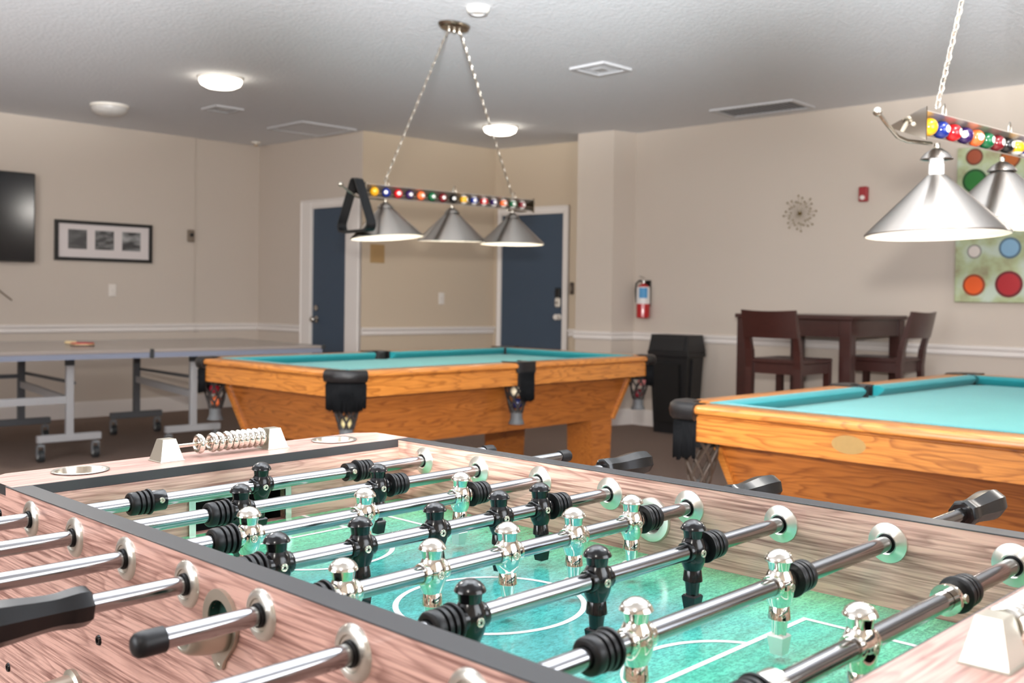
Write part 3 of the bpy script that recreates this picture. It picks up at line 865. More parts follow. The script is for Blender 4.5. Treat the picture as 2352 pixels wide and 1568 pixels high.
ZY = Matrix(((0, 0, 1, 0), (1, 0, 0, 0), (0, 1, 0, 0), (0, 0, 0, 1)))     # plate xy -> world yz, thickness along x


def pool_table(label, X, netm, plaque=False):
    t = thing('pool_table', label, 'pool table', X, 'pool tables')
    hl, hw = PT_L / 2, PT_W / 2
    for sy in (-1, 1):
        for (a, b) in ((-hl + CORN, -SIDE), (SIDE, hl - CORN)):
            rail_piece((a, b), 0, sy * hw, -sy).obj('rail', M['oak_x'], t, 45)
            cushion_piece((a, b), 0, sy * hw, -sy, 1.0 if a < -SIDE - .01 else .35, -1.0 if b > SIDE + .01 else -.35).obj('cushion', M['cushion'], t, 40)
    for sx in (-1, 1):
        rail_piece((-hw + CORN, hw - CORN), 1, sx * hl, -sx).obj('rail', M['oak_y'], t, 45)
        cushion_piece((-hw + CORN, hw - CORN), 1, sx * hl, -sx, 1.0, -1.0).obj('cushion', M['cushion'], t, 40)
    holes = [circle(sx * (hl - .128), sy * (hw - .128), .052, 20) for sx in (-1, 1) for sy in (-1, 1)] + [circle(0, sy * (hw - .1), .05, 20) for sy in (-1, 1)]
    MB().plate([(-hl + .1, -hw + .04), (hl - .1, -hw + .04), (hl - .04, -hw + .1), (hl - .04, hw - .1), (hl - .1, hw - .04), (-hl + .1, hw - .04), (-hl + .04, hw - .1), (-hl + .04, -hw + .1)], holes, PT_H - .07, PT_H - .04).obj('cloth_bed', M['cloth'], t, 0)
    liners = {}
    for sx in (-1, 1):
        for sy in (-1, 1): liners[(sx, sy)] = pocket_corner(sx, sy, t, netm, 0)
    for sy in (-1, 1):
        XX = Matrix(((1, 0, 0, 0), (0, sy, 0, -sy * hw), (0, 0, 1, PT_H), (0, 0, 0, 1)))
        mb = MB()
        out = [(-SIDE - .012, -.004), (-SIDE + .01, -.016), (SIDE - .01, -.016), (SIDE + .012, -.004)]
        inn = [(SIDE + .012, .112), (.051, .112)] + [(.05 * cos(R(a)), .1 + .05 * sin(R(a))) for a in range(0, -181, -20)] + [(-.051, .112), (-SIDE - .012, .112)]
        mb.prism(out + inn, -.05, .005, 0, XX)
        mb.obj('pocket_casting', M['leather'], t, 30)
        fringe_curve([(-SIDE + .004, -.012), (-SIDE * .3, -.014), (SIDE * .3, -.014), (SIDE - .004, -.012)], XX, t, -.046, -.185, .05)
        lx = T(0, -sy * (-hw + .065) * -1 if False else sy * (-hw + .065), PT_H)
        lx = T(0, -sy * (hw - .065), PT_H)
        MB().lathe([(.052, -.002), (.052, -.12)], 18, 0, lx).obj('pocket_liner', M['dark'], t)
        net(t, lx, netm); liners[(0, sy)] = lx
    # tapered body with corner trim
    def ring(inset, z): return [(-hl + inset, -hw + inset, z), (hl - inset, -hw + inset, z), (hl - inset, hw - inset, z), (-hl + inset, hw - inset, z)]
    a, b = .122, .198
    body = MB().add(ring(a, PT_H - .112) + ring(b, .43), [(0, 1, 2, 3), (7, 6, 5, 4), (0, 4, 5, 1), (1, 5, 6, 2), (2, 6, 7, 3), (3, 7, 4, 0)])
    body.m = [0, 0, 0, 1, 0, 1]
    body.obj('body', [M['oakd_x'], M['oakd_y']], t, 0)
    for (p, q) in zip(ring(a - .004, PT_H - .112), ring(b - .004, .43)):
        MB().bar(p, q, .022, .022, 0, up=(1, 0, 0)).obj('corner_trim', M['oak_y'], t, 0)
    MB().add(ring(a + .03, PT_H - .07) + ring(a + .03, PT_H - .113), [(0, 1, 2, 3), (7, 6, 5, 4), (0, 4, 5, 1), (1, 5, 6, 2), (2, 6, 7, 3), (3, 7, 4, 0)]).obj('sub_frame', M['dark'], t, 0)
    for sx in (-1, 1):
        for sy in (-1, 1):
            x1, y1 = sx * (hl - .205), sy * (hw - .205); x0, y0 = x1 - sx * .17, y1 - sy * .17
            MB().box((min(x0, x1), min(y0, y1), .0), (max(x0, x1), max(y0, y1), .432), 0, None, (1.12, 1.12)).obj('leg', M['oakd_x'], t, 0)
    if plaque:
        for s_ in (-1, 1):
            pq = [(.052 * cos(R(a)), .026 * sin(R(a))) for a in range(0, 360, 15)]
            MB().prism(pq, .0, .003, 0, T(s_ * (hl - .0055), 0, PT_H - .068) @ ZY).obj('name_plaque', M['brass'], t, 30)
    return t, liners


XA = T(-.386, 5.694) @ RZ(46.4)
XBt = T(1.776, 3.674) @ RZ(44.4)
ptA, linA = pool_table('oak pool table with teal cloth between the foosball table and doors', XA, M['net'])
ptB, linB = pool_table('oak pool table with teal cloth at right, in front of the bar stools', XBt, M['net_brown'], True)
ball_mesh = {}


def loose_ball(tX, lx, dx, dy, dz, rgb, label):
    mb = MB().sphere((0, 0, 0), .028, 16, 10)
    o = mb.obj('pool_ball', paint(rgb, .15, .3), None, 60, tX @ lx @ T(dx, dy, dz))
    tag(o, label, 'ball', 'pool balls in pockets')


loose_ball(XA, linA[(-1, -1)] if False else linA[(1, 1)] if False else linA[(-1, 1)] if False else linA[(1, -1)], .0, .012, -.16, (116, 52, 52), 'maroon pool ball in the right corner net of the left table')
# pocket keys: sign (+1) means the corner at negative coordinate
lft = T(-(PT_L / 2 - .085), PT_W / 2 - .085, PT_H); rgt_ = T(PT_L / 2 - .085, -(PT_W / 2 - .085), PT_H); mid = T(0, -(PT_W / 2 - .065), PT_H); near = T(-(PT_L / 2 - .085), -(PT_W / 2 - .085), PT_H)
bpy.data.objects.remove(bpy.data.objects['pool_ball'])
loose_ball(XA, lft, -.02, -.022, -.155, (130, 30, 44), 'maroon pool ball in the left corner net of the left table')
loose_ball(XA, lft, .005, .0, -.225, (236, 120, 70), 'orange pool ball low in the left corner net of the left table')
loose_ball(XA, mid, -.022, -.012, -.15, (226, 214, 186), 'cream pool ball in the side pocket net of the left table')
loose_ball(XA, mid, .006, .0, -.215, (36, 44, 96), 'dark blue pool ball low in the side net of the left table')
loose_ball(XA, rgt_, .012, -.02, -.155, (196, 120, 118), 'pinkish pool ball in the far right corner net of the left table')
loose_ball(XA, rgt_, .0, .0, -.225, (112, 24, 36), 'dark red pool ball low in the far right net of the left table')
loose_ball(XA, near, -.002, -.002, -.235, (222, 206, 150), 'yellowish pool ball showing below the near corner fringe')
# =================================================================== BILLIARD LIGHTS
num_mesh = {}


def number_mesh(i):
    if i not in num_mesh:
        cu = bpy.data.curves.new('number', 'FONT'); cu.body = str(i); cu.size = .013; cu.align_x = 'CENTER'; cu.align_y = 'CENTER'; cu.extrude = .0002; cu.resolution_u = 2
        o = bpy.data.objects.new('number', cu); COL.objects.link(o)
        bpy.context.view_layer.update()
        me = bpy.data.meshes.new_from_object(o.evaluated_get(bpy.context.evaluated_depsgraph_get()))
        bpy.data.objects.remove(o); me.materials.clear(); me.materials.append(M['keypad']); num_mesh[i] = me
    return num_mesh[i]


lb_mesh = {}


def lamp_ball_mesh(i):
    if i in lb_mesh: return lb_mesh[i]
    r = .0245; c = paint(ball_prefix[(i - 1) % 8 + 1], .15, .3); rings = 14
    prof = [(r * sin(pi * k / rings), -r * cos(pi * k / rings)) for k in range(rings + 1)]
    if i > 8: mis = [1 if k < 4 or k >= 10 else 0 for k in range(rings)]
    else: mis = [0] * rings
    mb = MB().lathe(prof, 20, 0, None, mis=mis)
    # white number spot facing local -y
    a = .42
    mb.axial((0, -.0001, 0), (0, -1, 0), [((r + .0003) * sin(a * k / 4), (r + .0003) * cos(a * k / 4)) for k in range(5)], 18, 1)
    lb_mesh[i] = mb.mesh('ball', [c, paint((236, 232, 226), .15, .3)], 60)
    return lb_mesh[i]


shade_prof = [(.026, 0), (.03, -.004), (.19, -.158), (.1925, -.163), (.19, -.166)]


def billiard_light(label, X, zb, slope, drops, tilts, spot_yaw, knob_only_left=False):
    t = thing('billiard_light', label, 'hanging light', X, 'billiard lights')
    zz = lambda x: zb + slope * x
    # canopy
    MB().lathe([(0, 0), (.105, 0), (.107, -.006), (.1, -.018), (.09, -.026), (.02, -.028), (0, -.028)], 32, 0, None, 1.0, .62).obj('canopy', M['bronze'], t)
    for x in (-.04, 0, .04):
        MB().lathe([(0, -.026), (.007, -.027), (.008, -.035), (.005, -.045), (0, -.046)], 12, 0, T(x, 0, 0)).obj('canopy_nut', M['chain'], t)
    for s in (-1, 1):
        p0 = Vector((s * .045, 0, -.035)); p1 = Vector((s * .483, 0, zz(s * .483) + .062)); d = p1 - p0; n = int(d.length / .0255)
        q = d.to_track_quat('Z', 'Y').to_matrix().to_4x4(); mb = MB()
        for k in range(n):
            c = p0 + d * ((k + .5) / n)
            Y = T(*c) @ q @ Matrix.Rotation(R(90 * (k % 2) + 20), 4, 'Z') @ Matrix.Rotation(pi / 2, 4, 'X')
            mb.torus((0, 0, 0), .0108, .0022, 12, 5, 0, Y @ Matrix.Diagonal((.66, 1.5, 1, 1)))
        mb.obj('chain', M['chain'], t, 60)
        wv = [p0 + d * (k / 24) + Vector((.004 * sin(k * 2.1), .004 * cos(k * 2.1), 0)) for k in range(25)]
        MB().tube(wv, .0024, 5).obj('wire', M['cord'], t, 60)
    for x in (-.483, 0, .483):
        z = zz(x) + .036
        lp = MB().tube([(x - .012, -.02, z), (x - .01, -.02, z + .02), (x, -.02, z + .034), (x + .01, -.02, z + .02), (x + .012, -.02, z)], .002, 6)
        lp.sphere((x - .012, -.02, z + .002), .006, 10, 6).obj('hook_loop', M['chain'], t, 60)
    # V trough of two plates with triangular ends
    xa, xb = -.635, .635
    def pl(y0, z0, y1, z1, nm, th=.003):
        dy, dz = y1 - y0, z1 - z0; ln = math.hypot(dy, dz); ny, nz = -dz / ln * th, dy / ln * th
        vs = []
        for x in (xa, xb): vs += [(x, y0, zz(x) + z0), (x, y1, zz(x) + z1), (x, y1 + ny, zz(x) + z1 + nz), (x, y0 + ny, zz(x) + z0 + nz)]
        MB().add(vs, [(0, 1, 2, 3), (7, 6, 5, 4), (0, 4, 5, 1), (1, 5, 6, 2), (2, 6, 7, 3), (3, 7, 4, 0)]).obj(nm, M['trough'], t, 0)
    pl(.058, .004, -.034, .036, 'trough_plate'); pl(.058, -.004, -.034, -.036, 'trough_plate', -.003)
    for x, y in ((-1, 0), (1, 0)):
        xx = x * .635; z = zz(xx)
        MB().add([(xx, .066, z), (xx, -.04, z + .044), (xx, -.04, z - .044), (xx + x * .006, .066, z), (xx + x * .006, -.04, z + .044), (xx + x * .006, -.04, z - .044)],
                 [(0, 1, 2), (5, 4, 3), (0, 3, 4, 1), (1, 4, 5, 2), (2, 5, 3, 0)]).obj('end_plate', M['endplate'], t, 0)
        MB().axial((xx + x * .006, -.006, z), (x, 0, 0), [(0, 0), (.006, 0), (.005, .004), (0, .005)], 10).obj('end_screw', M['screw'], t)
        ar_ = MB().tube([(x * .47, .02, zz(x * .47) - .034), (x * .6, .03, z - .036), (x * .645, .035, z - .03), (x * .69, .045, z + .0), (x * .722, .05, z + .022)], .0055, 8)
        ar_.sphere((x * .73, .052, z + .028), .0125, 16, 10)
        ar_.obj('end_knob', M['chain'], t, 60)
    for i in range(1, 16):
        x = (i - 8) * .0803; yw = spot_yaw[(i - 1) % len(spot_yaw)]
        b = link('ball', lamp_ball_mesh(i), t, T(x, -.012, zz(x)) @ RZ(yw))
        link('number', number_mesh(i), b, T(0, -.0251, 0) @ RX(90))
    for k, x in enumerate((-.478, 0, .49)):
        z = zz(x) - .036
        MB().cyl((x, 0, z), (x, 0, z - .022), .008, seg=12).obj('stem', M['chain'], t)
        MB().lathe([(0, -.012), (.012, -.014), (.03, -.026), (.042, -.04), (.044, -.044), (.04, -.042)], 24, 0, T(x, 0, z)).obj('shade_cap', M['steel'], t)
        MB().lathe([(0, -.036), (.019, -.036), (.019, -.055), (.0205, -.057), (.0205, -.085), (.018, -.088), (0, -.088)], 18, 0, T(x, 0, z)).obj('lamp_socket', M['porcelain'], t)
        zs = z - .034 - drops[k]
        Xs = T(x, 0, zs) @ RX(tilts[k][0]) @ RY(tilts[k][1])
        so = MB().lathe(shade_prof, 48).obj('shade', M['steel'], t, 50, Xs)
        MB().lathe([(.024, -.003), (.188, -.1595), (.1905, -.1668), (.1885, -.1675), (.1855, -.1605), (.022, -.004)], 48).obj('shade_lining', M['white_enamel'], so, 50)
        MB().sphere((x, 0, zs - .098), .027, 14, 9).obj('bulb', M['bulb'], t)
    return t


LA = T(-.345, 5.737, CEIL) @ RZ(46.4)
LBm = T(1.516, 3.187, CEIL) @ RZ(44.4)
lightA = billiard_light('three shade billiard light with a black rack hung on its end', LA, -.972, .013, (0, 0, 0), ((-3.6, -2.1), (1.8, -1.7), (0, 0)), (60, -45, -22, -18, -5, -14, -22, -30, 20, -25, -40, -22, -8, -20, -10))
lightB = billiard_light('three shade billiard light over the right table, its first shade slipped down', LBm, -1.028, .026, (.055, .004, 0), ((-1.8, .4), (-2, 1.0), (0, 0)), (-112, -12, 0, -68, -28, -5, -8, -10, 90, 60, 80, 70, 60, 70, 80))
# bulbs' own light (one per shade)
for XX, zb in ((LA, -.972), (LBm, -1.028)):
    for x, dz in ((-.478, .055 if XX is LBm else 0), (0, 0), (.49, 0)):
        p = XX @ Vector((x, 0, zb - .036 - .034 - dz - .135))
        lamp('bulb_light', 'POINT', p, 3.2, (1, 0.88, 0.74), 0.03)

# triangle rack hung over the left end of the first light
rk = thing('triangle_rack', 'black plastic triangle rack hanging on the left end of the billiard light', 'ball rack', LA @ T(-.668, .0, -.972 + .088) @ RZ(-98))


def tri(r, side, n=5):
    h = side * math.sqrt(3) / 2
    V = [(0, 0), (-side / 2, -h), (side / 2, -h)]
    c = (0, -h * 2 / 3); out = []
    for i, (vx, vy) in enumerate(V):
        a0 = (90, 210, 330)[i]
        ux, uy = c[0] - vx, c[1] - vy; ln = math.hypot(ux, uy); px, py = vx + ux / ln * r * 2, vy + uy / ln * r * 2
        out += [(px + r * cos(R(a0 - 60 + 120 * k / n)), py + r * sin(R(a0 - 60 + 120 * k / n))) for k in range(n + 1)]
    return out


MB().plate(tri(.035, .36), [[(x, y) for x, y in [(p[0] * .93, p[1] * .93 - .011) for p in tri(.033, .36)]]], -.026, .026, 0, RX(90)).obj('rack_frame', mat('rack_black', (14, 15, 17), .38, spec=.35), rk, 30)
MB().plate([(p[0] * 1.012, p[1] * 1.012 + .002) for p in tri(.035, .36)], [[(x * .925, y * .925 - .0115) for x, y in tri(.033, .36)]], -.008, .008, 0, RX(90)).obj('rack_rib', mat('rack_black_rib', (17, 18, 20), .4, spec=.35), rk, 30)

# =================================================================== TABLE TENNIS TABLE
TTX = T(-2.99, 6.92) @ RZ(42)
tt = thing('table_tennis_table', 'grey folding table tennis table on castors along the left wall', 'tennis table', TTX)
ZT = .75
for x0, x1 in ((-.905, .466), (.472, 1.84)):
    h = MB().rbox((x0, -.24, ZT - .022), (x1, 1.285, ZT), .003).obj('table_half', M['tt_top'], tt)
    MB().box((x0 + .012, -.236, ZT - .058), (x1 - .012, -.2, ZT - .022)).box((x0 + .012, 1.245, ZT - .058), (x1 - .012, 1.281, ZT - .022)).box((x0 + .012, -.2, ZT - .058), (x0 + .04, 1.245, ZT - .022)).box((x1 - .04, -.2, ZT - .058), (x1 - .012, 1.245, ZT - .022)).obj('apron', M['tt_edge'], h, 0)
MB().rbox((.455, -.247, ZT - .062), (.483, -.225, ZT + .003), .004).obj('centre_latch', M['castor_tyre'], tt)
MB().rbox((1.815, -.247, ZT - .03), (1.85, -.225, ZT + .004), .004).obj('corner_guard', M['castor_tyre'], tt)


def caster(mb_parent, x, y):
    p = MB().box((x - .022, y - .02, .103), (x + .022, y + .02, .118)).box((x - .024, y - .012, .035), (x - .019, y + .022, .105)).box((x + .019, y - .012, .035), (x + .024, y + .022, .105)).cyl((x, y, .118), (x, y, .135), .009, seg=10)
    p.cyl((x - .018, y, .04), (x + .018, y, .04), .04, seg=18, mi=1).cyl((x - .021, y, .04), (x + .021, y, .04), .018, seg=14, mi=2)
    p.obj('castor', [M['castor'], M['castor_tyre'], M['castor_hub']], mb_parent, 40)


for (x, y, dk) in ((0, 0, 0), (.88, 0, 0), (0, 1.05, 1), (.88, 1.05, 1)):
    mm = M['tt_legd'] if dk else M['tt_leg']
    lg = MB().rbox((x - .025, y - .02, .16), (x + .025, y + .02, ZT - .058), .004).obj('leg', mm, tt)
    MB().rbox((x - .21, y - .022, .128), (x + .21, y + .022, .178), .004).obj('foot_bar', mm, lg)
    MB().box((x - .026, y - .021, ZT - .11), (x + .026, y + .021, ZT - .056)).obj('leg_sleeve', M['castor_tyre'], lg, 0)
    for dx in (-.185, .175): caster(lg, x + dx, y)
for x in (0, .88):
    MB().bar((x, 1.05, .44), (x, 0, .40), .03, .05).obj('diagonal_brace', M['tt_leg'], tt, 0)
    MB().cyl((x + .03, 1.05, .52), (x + .03, 0, .52), .012, seg=10).obj('cross_tube', M['tt_legd'], tt)
MB().bar((0, .0, .41), (-.9, .0, .41), .03, .05).bar((-.9, 0, .41), (-.9, 1.05, .41), .03, .05).obj('long_beam', M['tt_leg'], tt, 0)
MB().bar((0, 1.05, .5), (-.9, 1.05, .5), .024, .03).obj('long_beam', M['tt_legd'], tt, 0)
pd = thing('table_tennis_paddle', 'red table tennis paddle with pale wood handle lying on the grey table', 'paddle', T(-3.16, 7.42, ZT + .001) @ RZ(-28))
MB().rbox((-.11, -.016, .006), (-.005, .016, .03), .006).obj('handle', M['paddle_wood'], pd)
bl = [(-.012, -.018), (.0, -.05)] + [(.075 + .078 * cos(R(a)), .075 * sin(R(a))) for a in range(-140, 141, 20)] + [(.0, .05), (-.012, .018)]
MB().prism(bl, .0, .008).obj('rubber_face', M['paddle_dark'], pd, 30)
MB().prism(bl, .008, .014).obj('blade', M['paddle_wood'], pd, 30)
MB().prism([(x * .99, y * .99) for x, y in bl], .014, .022).obj('rubber_face', M['paddle_red'], pd, 30)

# =================================================================== BIN
bn = thing('waste_bin', 'tall black plastic waste bin with swing lid against the right wall', 'bin', T(1.425, 8.815) @ RZ(-43.8))
MB().box((-.16, -.1, 0), (.16, .1, .67), 0, None, (1.2, 1.25)).obj('body', M['bin'], bn, 0)
MB().box((-.12, -.128, .1), (.12, -.1, .6), 0, Matrix(((1, 0, 0, 0), (0, 1, -.03, .0), (0, 0, 1, 0), (0, 0, 0, 1)))).obj('front_panel', M['bin_d'], bn, 0)
for s in (-1, 1):
    MB().bar((s * .158, -.05, .05), (s * .192, -.05, .64), .02, .03).obj('side_rib', M['bin'], bn, 0)
ld = MB().rbox((-.208, -.14, .655), (.208, .14, .70), .008).obj('lid_rim', M['bin'], bn)
MB().box((-.205, -.135, .70), (.205, .135, .845), 0, None, (.93, .8)).obj('lid_hood', M['bin'], bn, 0)
MB().bar((-.205, -.137, .69), (.205, -.137, .69), .012, .03).obj('lid_handle', M['bin'], bn, 0)
MB().box((-.165, -.139, .715), (.165, -.12, .82), 0, Matrix(((1, 0, 0, 0), (0, 1, .19, -.137), (0, 0, 1, 0), (0, 0, 0, 1)))).obj('swing_flap', M['bin'], bn, 0)

# =================================================================== PUB TABLE AND STOOLS
pub = thing('pub_table', 'square dark brown pub table behind the right pool table', 'table', T(1.645 + .327 + .314, 7.55 - .315 + .328) @ RZ(-43.8))
MB().rbox((-.455, -.455, 1.02), (.455, .455, 1.05), .004).obj('tabletop', M['espresso'], pub)
for sx in (-1, 1):
    for sy in (-1, 1):
        x, y = sx * .40, sy * .40
        MB().rbox((x - .042, y - .042, 0), (x + .042, y + .042, 1.02), .004).obj('leg', M['espresso'], pub)
for s in (-1, 1):
    MB().box((-.36, s * .415 - .012, .90), (.36, s * .415 + .012, 1.02)).obj('apron', M['espresso'], pub, 0)
    MB().box((s * .415 - .012, -.36, .90), (s * .415 + .012, .36, 1.02)).obj('apron', M['espresso'], pub, 0)


def bar_chair(label, X):
    """local x right, y forward (facing), origin on the floor under the back-left... centre of the back legs"""
    c = thing('bar_chair', label, 'bar stool', X, 'dark wood bar stools')
    SZ = .76
    MB().rbox((-.2, -.01, SZ - .03), (.2, .43, SZ), .006).obj('seat', M['espresso'], c)
    for y, nm in ((.005, 'seat_rail'), (.40, 'seat_rail')):
        MB().box((-.165, y, SZ - .10), (.165, y + .02, SZ - .03)).obj(nm, M['espresso'], c, 0)
    for s in (-1, 1):
        MB().box((s * .18 - .01, .02, SZ - .10), (s * .18 + .01, .40, SZ - .03)).obj('seat_rail', M['espresso'], c, 0)
        MB().bar((s * .178, .40, 0), (s * .178, .40, SZ - .03), .042, .042).obj('front_leg', M['espresso'], c, 0)
        p = MB().bar((s * .178, -.02, 0), (s * .178, .0, SZ - .06), .038, .05).bar((s * .178, .0, SZ - .06), (s * .178, -.012, SZ + .06), .038, .05).bar((s * .178, -.012, SZ + .06), (s * .178, -.075, 1.05), .036, .045, 0, .03, .034)
        p.obj('back_leg', M['espresso'], c, 0)
        MB().box((s * .178 - .012, .0, .25), (s * .178 + .012, .40, .29)).obj('stretcher', M['espresso'], c, 0)
    MB().box((-.17, .39, .22), (.17, .414, .26)).obj('stretcher', M['espresso'], c, 0)
    # curved back panel
    vs = []; n = 10
    for k in range(n + 1):
        x = -.198 + .396 * k / n; q = (x / .198) ** 2
        for (z, y) in ((.90, -.047), (1.085, -.088)):
            dz = .008 * (q - 1) if z > 1 else 0
            vs += [(x, y - .028 * (1 - q) - .012, z + dz), (x, y - .028 * (1 - q) + .012, z + dz)]
    fs = []
    for k in range(n):
        a, b = k * 4, k * 4 + 4
        fs += [(a, b, b + 2, a + 2), (a + 1, a + 3, b + 3, b + 1), (a, a + 1, b + 1, b), (a + 2, b + 2, b + 3, a + 3)]
    fs += [(0, 2, 3, 1), (n * 4, n * 4 + 1, n * 4 + 3, n * 4 + 2)]
    MB().add(vs, fs).obj('backrest', M['espresso'], c, 40)


bar_chair('dark brown bar stool with its back towards the pool tables', T(1.74, 6.77) @ RZ(-43.8))
bar_chair('dark brown bar stool at the right end of the pub table, seen from the side', T(2.79, 7.15) @ RZ(46.2))

# =================================================================== FOOSBALL TABLE
SF = .82
FYAW, FTX, FTY, FZ = -.7877, -.0297 * SF, 1.3004 * SF, .8186
FT = Matrix.Translation((FTX, FTY, FZ)) @ Matrix.Rotation(FYAW, 4, 'Z') @ Matrix.Rotation(.0127, 4, 'X') @ Matrix.Rotation(-.0085, 4, 'Y') @ Matrix.Translation((0, 0, -FZ))
ft = thing('foosball_table', 'wood grain foosball table with chrome and black players in the foreground', 'game table', FT)
# local frame: x along the table, y across (rod direction), z height; the pitch is at z = FZ
HR, HT = .0670, .0939
WI, WO, UE, UB = .2781, .3018, .4925, .602
US = [(-.525 + .15 * i) * SF for i in range(8)]
GT = FZ + HT; ZR = FZ + HR; ZB = FZ - .27
YZ = Matrix(((1, 0, 0, 0), (0, 0, 1, 0), (0, 1, 0, 0), (0, 0, 0, 1)))     # plate xy -> world xz, thickness along y
ZY = Matrix(((0, 0, 1, 0), (1, 0, 0, 0), (0, 1, 0, 0), (0, 0, 0, 1)))     # plate xy -> world yz, thickness along x
# playing field
pfld = MB().box((-UE - .005, -WI - .004, FZ - .012), (UE + .005, WI + .004, FZ)).obj('playfield', M['turf'], ft, 0)


def ribbon(pts, wd, closed=False):
    """flat printed line, miter-free quads"""
    mb = MB(); n = len(pts)
    P = [Vector((a, b)) for a, b in pts]
    vs = []
    for i in range(n):
        if closed: t = P[(i + 1) % n] - P[i - 1]
        else:
            t0 = (P[i] - P[i - 1]).normalized() if i > 0 else None; t1 = (P[i + 1] - P[i]).normalized() if i < n - 1 else None
            t = (t0 or t1) + (t1 or t0)
        t.normalize(); nn = Vector((-t.y, t.x)); k = 1.0
        if not closed and 0 < i < n - 1: k = 1 / max(.5, abs(nn.dot(Vector((-(P[i] - P[i - 1]).normalized().y, (P[i] - P[i - 1]).normalized().x)))))
        a, b = P[i] + nn * wd / 2 * k, P[i] - nn * wd / 2 * k
        vs += [(a.x, a.y, FZ + .0004), (b.x, b.y, FZ + .0004)]
    m = n if closed else n - 1
    mb.add(vs, [(2 * i, 2 * i + 1, 2 * ((i + 1) % n) + 1, 2 * ((i + 1) % n)) for i in range(m)])
    return mb


LW = .0062
ribbon(circle(.008, 0, .098, 64), LW, True).obj('centre_circle', M['line'], pfld, 0)
for s in (-1, 1):
    ribbon([(s * UE, .185), (s * .266, .185), (s * .266, -.185), (s * UE, -.185)], LW).obj('penalty_box_line', M['line'], pfld, 0)
    ribbon([(s * UE, .1), (s * .385, .1), (s * .385, -.1), (s * UE, -.1)], LW).obj('goal_box_line', M['line'], pfld, 0)
    ribbon([(s * (.293 - .08 * cos(R(a))), .088 * sin(R(a))) for a in range(-70, 71, 7)], LW).obj('penalty_arc', M['line'], pfld, 0)
# side panels with rod holes, black caps
for s in (-1, 1):
    y0, y1 = (WI, WO) if s > 0 else (-WO, -WI)
    holes = [circle(u, ZR, .0125, 20) for u in US]
    sv = circle(.002 if s < 0 else .006, FZ + (.044 if s < 0 else .048), .0165 if s > 0 else .019, 24)
    if s > 0: holes.append(circle(.006, FZ + .044, .0165, 24))
    else: holes.append(circle(-.0005, FZ + .0475, .0185, 24))
    sp_ = MB().plate([(-UE - .02, ZB), (UE + .02, ZB), (UE + .02, GT - .0015), (-UE - .02, GT - .0015)], holes, y0, y1, 0, YZ).obj('side_panel', M['lam_x'], ft, 0)
    MB().rbox((-UE - .02, y0 - (.0008), GT - .0015), (UE + .02, y1 + .0008, GT), .0004).obj('top_edge_band', M['black_trim'], sp_)
